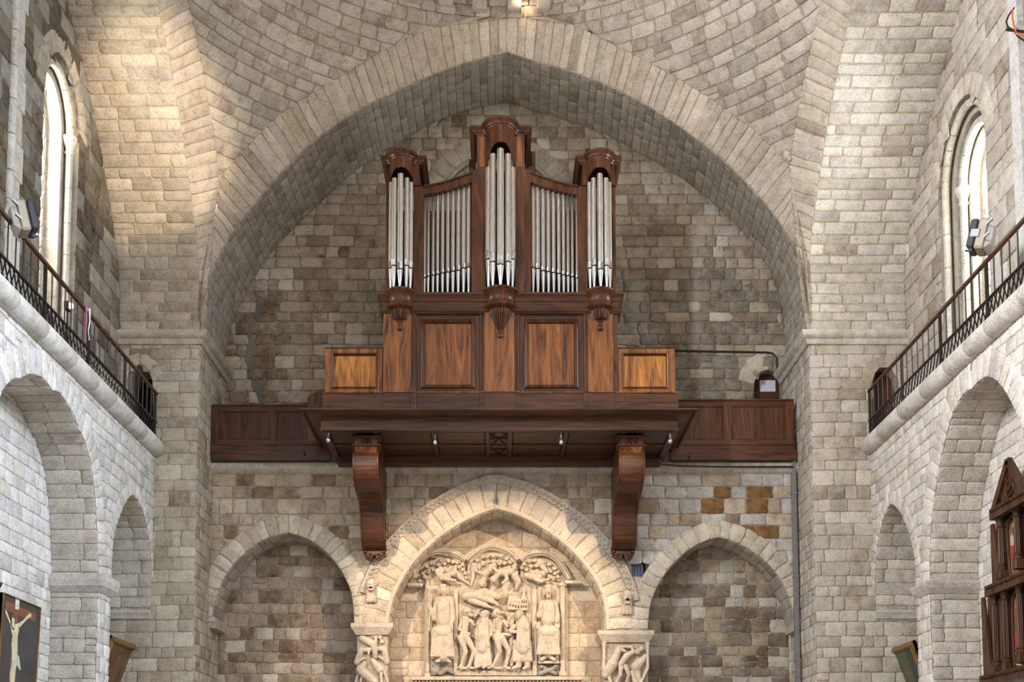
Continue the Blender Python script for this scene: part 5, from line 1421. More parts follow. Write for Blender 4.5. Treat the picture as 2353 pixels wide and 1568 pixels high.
# chequered string below
m = MB(); x = Rp(-60, 0)[0]; i = 0
while x < Rp(1850, 0)[0] - .04:
    for j in range(2):
        if (i + j) % 2 == 0: z = Rp(0, 1568)[2] + .005 - j * .04 + .0; m.box(x, x + .036, YR - .10, YR, z - .036, z)
    x += .040; i += 1
m.build('chequer_string', M_CARVE, rel, tn=CT)
MB().box(Rp(455, 0)[0], Rp(1290, 0)[0], YR - .10, YR, Rp(0, 1500)[2], Rp(0, 1440)[2], .008).build('pearled_band', M_CARVE, rel, tn=CT)
m = MB()
for i in range(42):
    for j in range(2): m.ell(Rp(475 + i * 17.5 + j * 8, 1462 + j * 20, .10), (.007, .006, .009), 6, 4)
m.build('pearls', M_CARVE, rel, True, tn=(.45, .38, .3, .3))
def shaft(x, z0, z1, r, capk=True, nm='shaft'):
    a = Rp(x, z1); b = Rp(x, z0)
    m = MB(); m.tube([(a[0], YR - .05, a[2]), (b[0], YR - .05, b[2])], r * kr, 12)
    m.build(nm, M_CARVE, rel, True, tn=CT)
    if capk:
        MB().box(b[0] - r * kr * 1.3, b[0] + r * kr * 1.3, YR - .05 - r * kr * 1.3, YR, b[2] - .02, b[2] + .05, .008).build('shaft_capital', M_CARVE, rel, tn=CT)
        MB().box(a[0] - r * kr * 1.3, a[0] + r * kr * 1.3, YR - .05 - r * kr * 1.3, YR, a[2] - .05, a[2] + .05, .008).build('shaft_base', M_CARVE, rel, tn=CT)
shaft(112, 400, 1500, 26); shaft(1640, 480, 1480, 34); 
for x, z0 in ((432, 520), (1322, 510)):
    a, b = Rp(x - 26, 1500), Rp(x + 26, z0); MB().box(a[0], b[0], YR - .09, YR, a[2], b[2], .012).build('divider_post', M_CARVE, rel, tn=CT)
c = Rp(1322, 495, .05); MB().ell(c, (.05, .05, .045)).build('post_knob', M_CARVE, rel, True, tn=CT)
# three sheltering arches
def hood(pts, nm='hood_arch', w=26):
    c = Curve([Rp(x, y)[::2] for x, y in pts]); m = MB()
    for dd, hh, ww in ((0, .20, w * .5), (-w * kr * 1.0, .15, w * .42), (w * kr * .8, .15, w * .35)):
        path = []
        for i in range(37):
            s = c.L * i / 36; p = c.at(s); t = c.tan(s); path.append((p[0] + t[1] * dd, YR - hh + .0, p[1] - t[0] * dd))
        m.tube(path, ww * kr, 8)
    path = [c.at(c.L * i / 36) for i in range(37)]
    v = [(p[0], YR - .02, p[1] + .03) for p in path] + [(p[0], YR - .20, p[1] + .03) for p in path]
    m.build(nm, M_CARVE, rel, True, tn=CT)
hood([(-35, 400), (0, 270), (90, 160), (210, 110), (340, 110), (450, 140), (545, 205)])
hood([(560, 205), (640, 130), (740, 70), (850, 52), (960, 75), (1060, 130), (1130, 205)])
hood([(1165, 205), (1240, 145), (1350, 120), (1450, 130), (1560, 190), (1640, 290), (1710, 420)])
for a, b in (((-110, 500), (60, 462)), ((1660, 470), (1850, 440))):
    q, r = Rp(*a), Rp(*b); MB().box(min(q[0], r[0]), max(q[0], r[0]), YR - .20, YR + .05, q[2], q[2] + .07, .01).build('end_ledge', M_CARVE, rel, tn=CT)
# background of the lunettes
for pts in ([(60, 470), (60, 330), (130, 220), (230, 160), (340, 150), (450, 180), (540, 240), (545, 470)], [(545, 470), (570, 230), (650, 150), (750, 95), (850, 80), (960, 100), (1050, 150), (1125, 235), (1140, 470)], [(1150, 470), (1175, 230), (1250, 170), (1350, 150), (1450, 160), (1550, 220), (1620, 310), (1690, 440), (1690, 470)]):
    q = [Rp(x, y)[::2] for x, y in pts]; MB().prism(q, lambda a, b, d: (a, d, b), YR - .03, YR + .08).build('lunette_field', M_CARVE, rel, tn=CT2)
# cloud scrolls along the arches
rnd = random.Random(17)
def scroll(x, y, r, n=9):
    m = MB(); k = rnd.choice((-1, 1)); a0 = rnd.uniform(0, 6)
    c = Rp(x, y, .13)
    m.tube([(c[0] + k * r * kr * (1 - t * .075) * math.cos(a0 + t * .62), c[1] - .002 * t, c[2] + r * kr * (1 - t * .075) * math.sin(a0 + t * .62)) for t in range(n)], [max(.2, .40 - .02 * t) * r * kr for t in range(n)], 6)
    m.ell((c[0], c[1] + .05, c[2]), (r * kr * 1.1, .07, r * kr), 10, 6)
    m.build('cloud_scroll', M_CARVE, rel, True, tn=CT)
for x, y in ((30, 440), (85, 390), (60, 350), (130, 330), (110, 270), (185, 300), (170, 230), (230, 250), (260, 200), (310, 235), (345, 205), (400, 215), (450, 230), (480, 275), (515, 310), (540, 350), (555, 400), (505, 250),
             (640, 250), (680, 200), (735, 170), (790, 150), (865, 150), (940, 155), (1000, 180), (1050, 225), (1095, 265), (1080, 310), (690, 280), (740, 250), (860, 220), (920, 235), (980, 235), (1030, 285), (800, 215), (660, 310), (1115, 350), (1060, 340),
             (1210, 250), (1265, 215), (1330, 205), (1290, 265), (1340, 260), (1420, 215), (1490, 250), (1540, 290), (1500, 320), (1545, 350), (1590, 330), (1585, 390), (1180, 290), (1230, 300), (1540, 400)):
    scroll(x, y, rnd.uniform(19, 26))
# figures, each one continuous carved body
def fig(nm, caps, ells=(), vox=.011, tn=CT, label=None, sm=1):
    def fill(m):
        for c in caps:
            p, q, r0, r1 = c; m.cap(Rp(*p), Rp(*q), r0 * kr, r1 * kr, 12)
        for c, r in ells: m.ell(Rp(*c), tuple(k * kr for k in r), 14, 9)
    return sculpt(nm, rel, fill, vox, tn, label, sm)
def robe(x0, x1, y0, y1, bow, d, n, r):      # folds of cloth as hanging cords
    out = []
    for i in range(n):
        t = i / (n - 1) if n > 1 else .5; x = x0 + (x1 - x0) * t; out.append(((x + (.5 - t) * bow, y0, d), (x, y1, d * .9), r, r * 1.15))
    return out
# seated figure with a crozier
f1 = fig('seated_figure', [((300, 700, .12), (300, 900, .15), 88, 92), ((235, 650, .10), (370, 650, .10), 48, 48), ((225, 670, .12), (190, 860, .14), 42, 34), ((190, 860, .14), (135, 720, .20), 32, 22), ((375, 670, .12), (395, 860, .16), 42, 36), ((395, 860, .16), (370, 960, .22), 34, 24),
     ((230, 1020, .22), (330, 1020, .22), 78, 78), ((215, 1040, .24), (215, 1260, .16), 60, 58), ((350, 1040, .24), (350, 1260, .16), 60, 56)] + robe(165, 410, 1060, 1290, 40, .31, 8, 15) + robe(240, 360, 690, 930, 10, .275, 6, 10) + [((300, 1220, .18), (300, 1290, .18), 60, 70), ((265, 1330, .18), (215, 1350, .24), 24, 18), ((320, 1330, .18), (370, 1350, .24), 24, 18)], [((294, 610, .10), (34, 30, 40))], label='seated robed figure holding a crozier, at the left end')
fig('head', [((300, 600, .14), (300, 560, .16), 32, 44)], [((296, 550, .17), (46, 46, 56)), ((294, 500, .16), (50, 46, 30)), ((250, 550, .13), (18, 30, 46)), ((345, 550, .13), (18, 30, 46)), ((298, 565, .27), (7, 10, 14)), ((298, 592, .25), (13, 8, 5))], .008)
m = MB(); c = Rp(294, 545, .03); m.lathe((0, 0, 0), [(.001, .02), (80 * kr, .02), (84 * kr, 0), (84 * kr, -.01)], 28); m.v = [(c[0] + x, c[1] - z, c[2] + y) for x, y, z in m.v]; m.build('halo', M_CARVE, rel, tn=CT)
m = MB(); m.tube([Rp(138, 1000, .18), Rp(138, 560, .18), Rp(138, 540, .18)] + [Rp(138 + 28 * math.sin(t * .6) * (1 - t * .06), 512 - 28 * math.cos(t * .6) * (1 - t * .06), .18) for t in range(12)], 9 * kr, 8); m.build('crozier', M_CARVE, rel, True, tn=CT)
a, b = Rp(338, 1002), Rp(408, 900); MB().box(a[0], b[0], YR - .24, YR - .18, a[2], b[2], .012).build('book', M_CARVE, rel, tn=CT)
# seated bearded figure
fig('seated_figure', [((1480, 720, .12), (1475, 880, .15), 82, 84), ((1410, 690, .10), (1545, 690, .10), 44, 44), ((1400, 710, .12), (1370, 830, .16), 38, 32), ((1370, 830, .16), (1470, 740, .24), 30, 20), ((1555, 710, .12), (1580, 850, .16), 38, 32), ((1580, 850, .16), (1575, 900, .22), 30, 24),
     ((1420, 1020, .22), (1530, 1020, .22), 78, 78), ((1400, 1040, .24), (1400, 1230, .16), 58, 50), ((1550, 1040, .24), (1550, 1230, .16), 58, 50)] + robe(1355, 1595, 1060, 1265, 50, .31, 8, 15) + robe(1420, 1535, 700, 900, 10, .265, 6, 10) + [((1475, 1190, .2), (1475, 1250, .18), 66, 60), ((1435, 1300, .18), (1395, 1330, .24), 25, 20), ((1500, 1300, .18), (1540, 1330, .24), 25, 20)], label='seated bearded figure with tablets, at the right end')
fig('head', [((1478, 620, .14), (1478, 570, .16), 28, 42)], [((1476, 560, .17), (46, 46, 54)), ((1474, 505, .16), (50, 44, 30)), ((1430, 560, .12), (18, 28, 50)), ((1522, 560, .12), (18, 28, 50)), ((1476, 570, .26), (8, 12, 16)), ((1462, 625, .2), (12, 18, 24)), ((1492, 625, .2), (12, 18, 24)), ((1476, 615, .22), (10, 16, 22))], .008)
m = MB(); c = Rp(1474, 555, .03); m.lathe((0, 0, 0), [(.001, .02), (76 * kr, .02), (80 * kr, 0), (80 * kr, -.01)], 28); m.v = [(c[0] + x, c[1] - z, c[2] + y) for x, y, z in m.v]; m.build('halo', M_CARVE, rel, tn=CT)
for (x0, x1, y0, y1) in ((1540, 1606, 975, 860), (1335, 1385, 985, 905)):
    a, b = Rp(x0, y0), Rp(x1, y1); MB().box(a[0], b[0], YR - .22, YR - .16, a[2], b[2], .012).build('tablet', M_CARVE, rel, tn=CT)
# grey beasts under the seats
fig('footstool_beast', [((180, 1440, .10), (260, 1480, .12), 34, 26), ((260, 1480, .12), (330, 1430, .12), 26, 30), ((330, 1430, .12), (400, 1470, .10), 26, 22), ((200, 1400, .10), (240, 1420, .10), 26, 22)], [((190, 1480, .1), (30, 24, 24))], .010, CG, 'grey carved beast under the left seat')
fig('footstool_beast', [((1390, 1480, .12), (1560, 1410, .12), 28, 24), ((1560, 1480, .1), (1420, 1410, .10), 26, 24)], [((1400, 1405, .14), (26, 24, 22)), ((1560, 1400, .14), (26, 24, 22))], .010, CG, 'pair of grey carved birds crossed under the right seat')
for x0, x1 in ((160, 425), (1352, 1598)):
    a, b = Rp(x0, 1510), Rp(x1, 1375); MB().box(a[0], b[0], YR - .05, YR, a[2], b[2]).build('footstool_block', M_CARVE, rel, tn=CG)
a, b = Rp(1360, 1370), Rp(1598, 1340); MB().box(a[0], b[0], YR - .2, YR, a[2], b[2], .008).build('foot_slab', M_CARVE, rel, tn=CT)
a, b = Rp(155, 1320), Rp(410, 1245); MB().box(a[0], b[0], YR - .16, YR, a[2], b[2], .008).build('seat_front', M_CARVE, rel, tn=CT)
# two devils: bony, bent knees, snouts
def devil(dx, dy, legs, head_, label):
    c = [((545 + dx, 870 + dy, .12), (535 + dx, 990 + dy, .13), 52, 36), ((505 + dx, 870 + dy, .1), (590 + dx, 870 + dy, .1), 30, 26), ((535 + dx, 990 + dy, .13), (520 + dx, 1060 + dy, .14), 38, 52),
         ((500 + dx, 890 + dy, .12), (470 + dx, 985 + dy, .16), 22, 18), ((470 + dx, 985 + dy, .16), (590 + dx, 1040 + dy, .2), 18, 15), ((600 + dx, 880 + dy, .14), (640 + dx, 940 + dy, .2), 20, 16)]
    for L in legs:
        for p, q, r0, r1 in zip(L, L[1:], (42, 28, 22), (28, 18, 16)): c.append(((p[0], p[1], .16), (q[0], q[1], .16), r0, r1))
    for i in range(5): c.append(((505 + dx, 905 + i * 22 + dy, .19), (580 + dx, 900 + i * 22 + dy, .19), 6, 6))
    o = fig('devil_figure', c, head_, .009, label=label)
    return o
devil(0, 0, [[(490, 1080), (545, 1235), (490, 1400), (470, 1415)], [(550, 1070), (645, 1225), (580, 1400), (560, 1412)]], [((560, 800, .16), (52, 46, 50)), ((610, 830, .2), (36, 30, 22)), ((560, 760, .15), (40, 36, 30)), ((510, 820, .12), (16, 20, 26)), ((556, 795, .27), (15, 10, 15)), ((545, 745, .15), (10, 10, 26)), ((600, 770, .18), (20, 22, 14))], 'grinning devil with bent legs, left of the first monk')
devil(375, 10, [[(900, 1090), (930, 1240), (850, 1400), (800, 1418)], [(950, 1080), (1035, 1225), (995, 1400), (975, 1412)]], [((895, 810, .16), (52, 46, 50)), ((960, 800, .2), (34, 28, 18)), ((940, 855, .2), (32, 24, 14)), ((895, 775, .15), (40, 34, 28)), ((850, 820, .12), (16, 20, 24)), ((903, 802, .27), (16, 10, 16)), ((880, 750, .15), (24, 16, 18))], 'gaping devil between the two monks')
for x in (600, 1000): fig('cloven_foot', [((x - 130, 1418, .15), (x - 60, 1422, .17), 15, 20), ((x - 20, 1415, .15), (x + 40, 1422, .17), 15, 20)], (), .010)
# two monks
fig('monk_figure', [((755, 900, .14), (755, 1020, .15), 68, 70), ((700, 900, .12), (810, 900, .12), 34, 36), ((690, 930, .14), (670, 1050, .2), 34, 26), ((670, 1050, .2), (665, 1090, .2), 26, 18), ((820, 930, .13), (830, 1040, .15), 34, 28), ((830, 1040, .15), (720, 1110, .2), 28, 20), ((750, 1040, .15), (730, 1200, .16), 78, 74)] + robe(665, 815, 1120, 1380, 40, .19, 6, 26) + robe(690, 800, 920, 1180, 20, .27, 6, 11) + [((710, 1390, .17), (655, 1415, .24), 26, 18), ((775, 1392, .17), (745, 1418, .24), 26, 18), ((690, 1230, .19), (800, 1260, .18), 14, 14)], label='standing carved monk in a robe between the two devils')
fig('head', [((755, 870, .16), (750, 830, .17), 28, 38)], [((745, 825, .18), (46, 46, 54)), ((765, 800, .16), (50, 42, 38)), ((722, 838, .25), (12, 10, 12)), ((735, 880, .2), (22, 18, 18)), ((790, 840, .14), (14, 18, 36))], .008)
fig('monk_figure', [((1190, 900, .14), (1190, 1030, .15), 70, 78), ((1140, 900, .12), (1230, 910, .12), 34, 40), ((1235, 940, .14), (1190, 1010, .2), 36, 30), ((1190, 1010, .2), (1060, 1020, .24), 30, 18), ((1140, 930, .12), (1040, 1000, .22), 30, 18), ((1195, 1040, .15), (1190, 1200, .16), 84, 86)] + robe(1095, 1270, 1130, 1330, 20, .20, 6, 27) + robe(1125, 1255, 930, 1200, 20, .285, 6, 12) + [((1150, 1330, .15), (1140, 1390, .15), 38, 36), ((1235, 1330, .15), (1240, 1390, .15), 38, 36), ((1140, 1400, .17), (1080, 1425, .24), 28, 20), ((1240, 1405, .17), (1200, 1430, .24), 28, 20)], label='standing carved monk reaching out, at the right of the scene')
fig('head', [((1160, 880, .16), (1145, 840, .17), 26, 36)], [((1140, 835, .18), (44, 44, 54)), ((1150, 800, .16), (50, 42, 36)), ((1195, 840, .13), (16, 20, 44)), ((1148, 850, .26), (9, 12, 16)), ((1150, 895, .2), (16, 16, 14))], .008)
fig('cushion', [((965, 1040, .18), (1045, 1048, .2), 18, 18)], (), .010)
# twisted column, little church, bat wing
m = MB(); pth = [Rp(1066, 860 + t * 14, .08) for t in range(39)]
for k in range(3):
    m.tube([(p[0] + 18 * kr * math.cos(i * .5 + k * 2.09), p[1] - 18 * kr * math.sin(i * .5 + k * 2.09), p[2]) for i, p in enumerate(pth)], 17 * kr, 8)
m.build('twisted_column', M_CARVE, rel, True, tn=CT)
a, b = Rp(1018, 760), Rp(1160, 660); ch = MB().box(a[0], b[0], YR - .12, YR, a[2], b[2], .01).build('church_model', M_CARVE, rel, tn=CT)
q = [Rp(x, y)[::2] for x, y in ((1015, 670), (1040, 590), (1160, 640), (1160, 670))]; MB().prism(q, lambda a, b, d: (a, d, b), YR - .13, YR).build('church_roof', M_CARVE, rel, tn=CT)
a, b = Rp(1152, 770), Rp(1242, 640); MB().box(a[0], b[0], YR - .15, YR, a[2], b[2], .01).build('church_tower', M_CARVE, rel, tn=CT)
c = Rp(1200, 640); MB().lathe((c[0], YR - .08, c[2]), [(42 * kr, 0), (38 * kr, .02), (12 * kr, 80 * kr), (.001, 82 * kr)], 8).build('tower_spire', M_CARVE, rel, tn=CT)
for x, y in ((1204, 552), (1042, 575)): MB().ell(Rp(x, y, .08), (22 * kr, 22 * kr, 22 * kr)).build('knob', M_CARVE, rel, True, tn=CT)
for x, y, r in [(1048 + i * 30, 690 + i * 8, 9) for i in range(4)] + [(1172 + i * 26, 712, 9) for i in range(3)] + [(1180 + i * 22, 655, 8) for i in range(3)] + [(1212, 800, 14)]:
    a, b = Rp(x - r, y + 30), Rp(x + r, y); d = .125 if x < 1160 else .155
    MB().box(a[0], b[0], YR - d, YR - d + .01, a[2], b[2], .004).build('arcade_opening', M_CARVE, rel, tn=(.2, .16, .12, .5))
fig('bat_wing', [((640, 830, .08), (720, 790, .08), 10, 10), ((640, 830, .06), (690, 760, .06), 26, 22), ((690, 760, .06), (740, 740, .06), 20, 12)], (), .010)
fig('bat_wing', [((1000, 800, .06), (1060, 900, .06), 22, 20), ((1060, 900, .06), (1085, 950, .06), 18, 10), ((990, 880, .06), (1070, 940, .06), 16, 10)], (), .010)
# falling figure and angels
fig('falling_figure', [((540, 610, .14), (760, 580, .18), 50, 62), ((760, 580, .18), (880, 610, .18), 58, 46), ((500, 580, .12), (640, 570, .14), 18, 40), ((700, 620, .2), (880, 690, .24), 40, 24), ((880, 690, .24), (910, 720, .26), 22, 14), ((600, 650, .14), (780, 720, .18), 40, 28), ((780, 720, .18), (860, 750, .2), 24, 10)], [((905, 620, .2), (52, 46, 40)), ((950, 590, .18), (30, 28, 24)), ((850, 540, .2), (26, 24, 20))], .010, label='robed figure plunging head first above the devils')
fig('angel_figure', [((860, 270, .14), (760, 360, .18), 40, 48), ((760, 360, .18), (700, 340, .16), 36, 22), ((830, 270, .2), (900, 340, .24), 24, 18), ((760, 380, .16), (740, 450, .16), 40, 30), ((640, 260, .06), (620, 440, .06), 40, 14), ((620, 400, .06), (600, 500, .06), 18, 8)], [((728, 465, .18), (44, 42, 46)), ((725, 470, .1), (62, 20, 62))], .010, label='flying angel under the middle arch, left')
fig('angel_figure', [((1050, 330, .14), (920, 350, .18), 44, 44), ((920, 350, .18), (880, 400, .18), 40, 34), ((990, 340, .2), (1010, 430, .24), 28, 22), ((1010, 430, .24), (960, 470, .26), 22, 16), ((1100, 380, .10), (1140, 440, .1), 46, 36), ((1140, 440, .1), (1110, 530, .08), 36, 14)], [((860, 425, .2), (46, 44, 46))], .010, label='flying angel under the middle arch, right')
fig('angel_figure', [((230, 330, .14), (280, 400, .18), 34, 44), ((280, 400, .18), (350, 380, .18), 40, 36), ((260, 290, .14), (290, 320, .14), 22, 26), ((330, 420, .2), (430, 440, .22), 28, 18), ((430, 350, .08), (590, 470, .06), 44, 12), ((420, 320, .08), (440, 230, .06), 30, 16)], [((402, 362, .2), (40, 40, 36))], .010, label='flying angel under the left arch')
fig('angel_figure', [((1230, 380, .16), (1310, 400, .2), 36, 42), ((1310, 400, .2), (1370, 400, .2), 38, 32), ((1340, 430, .22), (1400, 455, .24), 26, 16), ((1460, 330, .08), (1380, 220, .06), 22, 46), ((1480, 380, .08), (1610, 430, .06), 26, 8), ((1400, 440, .2), (1480, 420, .2), 18, 14)], [((1412, 360, .2), (38, 38, 36))], .010, label='flying angel under the right arch')

# ================================================================ balcony railings
def railing(side, zr):
    X, s = (WL, 'left') if side < 0 else (WR, 'right')
    xr = X - side * .02
    pe = PX(357 if side < 0 else 1997, 903 if side < 0 else 893, xr)
    ye = min(pe[1], Y1 - .08); z0 = zr + .19; zl = z0 + .36; zh = z0 + .98
    e = thing('balcony_railing', 'black iron balcony railing with lattice band and brown handrail, on the %s wall' % s, 'railing', (xr, 16, z0))
    y0 = 12.6
    # handrail a shade lower towards the far end
    MB().bar((xr, y0, zh), (xr, ye + .28 if side < 0 else ye + .25, zh - .02), .055, .045).build('handrail', M_RUST, e)
    MB().bar((xr, y0, zl), (xr, ye + .18, zl), .035, .03).build('lattice_rail', M_IRON, e)
    MB().bar((xr, y0, z0 + .02), (xr, ye + .05, z0 + .02), .035, .03).build('bottom_rail', M_IRON, e)
    y = ye; k = 0
    while y > y0:
        if k % 7 == 0: MB().box(xr - .022, xr + .022, y - .022, y + .022, z0 - .04, zh).build('post', M_IRON, e)
        else: MB().tube([(xr, y, zl), (xr, y, zh)], .011, 6).build('baluster', M_IRON, e)
        y -= .262; k += 1
    y = y0; i = 0
    while y < ye - .05:
        for d in (0, 1):
            p = (xr - .012 + .024 * d, y, z0 + .03) if d else (xr - .012, y, zl); q = (xr + .012 * (1 if d else -1), y + .165, zl if d else z0 + .03)
            MB().bar(p, q, .008, .020, (1, 0, 0)).build('lattice_bar', M_IRON, e)
        y += .15; i += 1
    return xr, z0, zl, zh
RL = railing(-1, ZRL); RR_ = railing(1, ZRR)

# floodlights clamped to the handrails, lamp behind the left one
def floodlight(c, sz, yaw, pitch, label, dirx, cap=True):
    t = thing('floodlight', label, 'floodlight', (c[0], c[1], c[2] - sz * .5))
    Rm = Matrix.Rotation(yaw, 3, 'Z') @ Matrix.Rotation(pitch, 3, 'X')
    def put(m): m.v = [tuple(Rm @ Vector(v) + Vector(c)) for v in m.v]; return m
    a = sz / 2
    m = MB(); m.box(-a * .8, a * .8, -a * .15, a * .55, -a, a, .03); put(m).build('housing', M_BEIGE, t)
    m = MB(); m.add([(-a * .8, a * .55, -a), (a * .8, a * .55, -a), (a * .8, a * .55, a), (-a * .8, a * .55, a), (-a * .5, a * .85, -a * .6), (a * .5, a * .85, -a * .6), (a * .5, a * .85, a * .6), (-a * .5, a * .85, a * .6)], [(0, 1, 5, 4), (1, 2, 6, 5), (2, 3, 7, 6), (3, 0, 4, 7), (4, 5, 6, 7)]); put(m).build('back_shell', M_WHITEP, t)
    m = MB(); m.box(-a * .85, a * .85, -a * .62, -a * .15, -a * .95, a * .95, .02); put(m).build('visor', M_DGREY, t)
    m = MB(); m.box(a * .1, a * .45, -a * .72, -a * .3, -a * 1.0, -a * .85); m.box(a * .78, a * .9, -a * .5, a * .1, -a * .3, a * .25, .01); put(m).build('latch', M_STEEL, t)
    for s in (-1, 1):
        m = MB(); m.bar((-dirx * a * .5, a * .4, s * a * .5), (-dirx * a * 1.5, a * .7, s * a * .45), .022, .022); m.bar((-dirx * a * 1.4, a * .55, s * a * .45 - .04), (-dirx * a * 1.4, a * .85, s * a * .45 + .04), .05, .03); put(m).build('clamp_arm', M_STEEL, t)
    return t
c = PX(56, 504, WL + .18); floodlight(c, .44, 2.15, -.25, 'beige box floodlight clamped to the left handrail, beside the left window', 1)
c = PX(2253, 546, WR - .18); floodlight(c, .46, -2.15, -.25, 'beige box floodlight clamped to the right handrail, in front of the right window', -1)
M_GLOW = plain('glowing_lamp', (1, .9, .7), .4, emit=((1.0, .72, .45), 60))
c = PX(162, 703, -7.45); t = thing('lit_lamp', 'small lit lamp shining behind the left railing', 'lamp', (c[0], c[1], c[2] - .1))
m = MB(); m.box(c[0] - .09, c[0] + .0, c[1] - .08, c[1] + .08, c[2] - .09, c[2] + .07, .015); m.build('housing', M_RUST, t)
MB().ell((c[0] + .02, c[1], c[2]), (.03, .045, .045)).build('bulb', M_GLOW, t, True)
m = MB(); m.bar((c[0] - .05, c[1], c[2] - .08), (c[0] - .05, c[1], ZRL + .14), .02); m.build('stand', M_IRON, t)
M_RIB = plain('magenta_ribbon', (.62, .10, .30), .6); M_RIBW = plain('white_string', (.75, .75, .75), .7)
c = PX(200, 702, RL[0] + .03)
for dx, dy, L, mt, nm, lb in ((0, -.06, .62, M_RIB, 'ribbon', 'magenta ribbon hanging from the left handrail'), (.02, .03, .55, M_RIBW, 'string', 'white string hanging from the left handrail, beside the magenta ribbon')):
    zt_ = RL[3] + .02; m = MB(); y = c[1] + dy
    m.tube([(RL[0] + .04 + dx, y, zt_), (RL[0] + .05 + dx, y + .01, zt_ - L * .4), (RL[0] + .04 + dx, y - .02, zt_ - L * .7), (RL[0] + .05 + dx, y + .01, zt_ - L)], [.018, .014, .010, .008], 6)
    m.tube([(RL[0] - .04, y, zt_ - .03), (RL[0], y, zt_ + .01), (RL[0] + .045, y, zt_ - .03)], .015, 6)
    tag(m.build(nm, mt, None, True), lb, 'ribbon' if nm == 'ribbon' else 'string')
# dome lamp at the top of the arch
c = PY(1200, -12, Y1 - .55); t = thing('dome_lamp', 'lit lamp at the foot of the dome above the arch crown', 'lamp', (c[0], c[1], c[2]))
MB().lathe((c[0], c[1], c[2]), [(.001, .12), (.06, .12), (.09, .05), (.10, 0)], 16).build('housing', M_IRON, t, True); MB().ell((c[0], c[1], c[2] + .01), (.08, .08, .05)).build('bulb', M_GLOW, t, True)
# scroll bosses where the three arches meet
for (x, y, sd, lb) in ((514, 378, -1, 'spiral stone boss at the foot of the left vault corner'), (1811, 357, 1, 'carved stone boss at the foot of the right vault corner')):
    p = PY(x, y, Y1 - .50); t = thing('corner_boss', lb, 'boss', p); m = MB()
    if sd < 0: m.tube([(p[0] - .13 * (1 - k / 17) * math.cos(k * .6), p[1] + .02 - .003 * k, p[2] + .15 * (1 - k / 17) * math.sin(k * .6)) for k in range(15)], [.05 - .0022 * k for k in range(15)], 8)
    else: m.ell((p[0], p[1], p[2] + .03), (.12, .10, .13)); m.tube([(p[0] + .04, p[1] + .02, p[2] + .12), (p[0] + .11, p[1] + .0, p[2] + .02), (p[0] + .07, p[1] - .02, p[2] - .10), (p[0], p[1] - .08, p[2] - .12)], .045, 8)
    m.ell((p[0], p[1] + .12, p[2]), (.13, .16, .15)); m.build('carving', M_CARVE, t, True, tn=(.58, .51, .42, .3), remesh=.012)

# ================================================================ paintings
def quadframe(P0, P1, P2, P3): return [Vector(p) for p in (P0, P1, P2, P3)]
def lerp4(Q, u, v): return Q[0].lerp(Q[1], u).lerp(Q[3].lerp(Q[2], u), v)   # Q: top near, top far, bottom far, bottom near
def picture(name, label, cat, Q, fw, mf, mc, thick=.05):
    nrm = (Q[1] - Q[0]).cross(Q[3] - Q[0]).normalized()
    if nrm.dot(Vector((0, 0, CZ)) - Q[0]) < 0: nrm = -nrm
    base = (Q[2] + Q[3]) / 2; t = thing(name, label, cat, tuple(base))
    wdt = (Q[1] - Q[0]).length; hgt = (Q[3] - Q[0]).length
    def pt(u, v, d): return tuple(lerp4(Q, u, v) + nrm * d)
    def slab(u0, u1, v0, v1, d0, d1, nm, mt, par=t, sm=False):
        m = MB(); v = [pt(u, vv, d) for d in (d0, d1) for u, vv in ((u0, v0), (u1, v0), (u1, v1), (u0, v1))]
        m.add(v, [(0, 1, 2, 3), (4, 5, 6, 7), (0, 1, 5, 4), (1, 2, 6, 5), (2, 3, 7, 6), (3, 0, 4, 7)]); return m.build(nm, mt, par)
    cv = slab(0, 1, 0, 1, -thick, 0, 'canvas', mc)
    a, b = fw / wdt, fw / hgt
    for (u0, u1, v0, v1) in ((0, 1, 0, b), (0, 1, 1 - b, 1), (0, a, b, 1 - b), (1 - a, 1, b, 1 - b)):
        slab(u0, u1, v0, v1, -thick * 1.2, thick * .5, 'frame', mf)
        if fw > .03:
            um, vm = (u0 + u1) / 2, (v0 + v1) / 2; du, dv = (u1 - u0) / 2 * (.45 if u1 - u0 < .5 else .96), (v1 - v0) / 2 * (.45 if v1 - v0 < .5 else .96)
            slab(um - du, um + du, vm - dv, vm + dv, thick * .4, thick * .95, 'frame_bead', mf)
    def poly(pts, nm, mt, d=.003, th=.004):
        n = len(pts); m = MB(); m.add([pt(u, v, d) for u, v in pts] + [pt(u, v, d - th) for u, v in pts], [tuple(range(n))] + [(i, (i + 1) % n, n + (i + 1) % n, n + i) for i in range(n)]); return m.build(nm, mt, cv)
    return t, poly
# crucifixion on the left recess wall
xw = BL + .10; a = PX(7, 1358, xw + .06); b = PX(92, 1400, xw + .06); hgt = 3.0
zt_ = (a[2] + b[2]) / 2
Q = quadframe((xw + .06, a[1], zt_), (xw + .06, b[1], zt_), (xw - .04, b[1], zt_ - hgt), (xw - .04, a[1], zt_ - hgt))
M_CANV = plain('dark_sky_paint', (.055, .05, .052), .6, 0, .3, 3); M_CROSS = plain('painted_cross_wood', (.20, .075, .04), .6, 0, .2, 9)
M_SKIN = plain('painted_pale_skin', (.60, .54, .36), .6, 0, .18, 7); M_HAIR = plain('painted_brown_hair', (.12, .06, .03), .6); M_CLOTH = plain('painted_cloth', (.50, .50, .42), .6, 0, .2, 9); M_SCR = plain('painted_scroll', (.62, .60, .52), .7, 0, .15, 12)
t, poly = picture('crucifixion_painting', 'tall dark painting of a crucified man, on the left recess wall', 'painting', Q, .015, W_GILT, M_CANV)
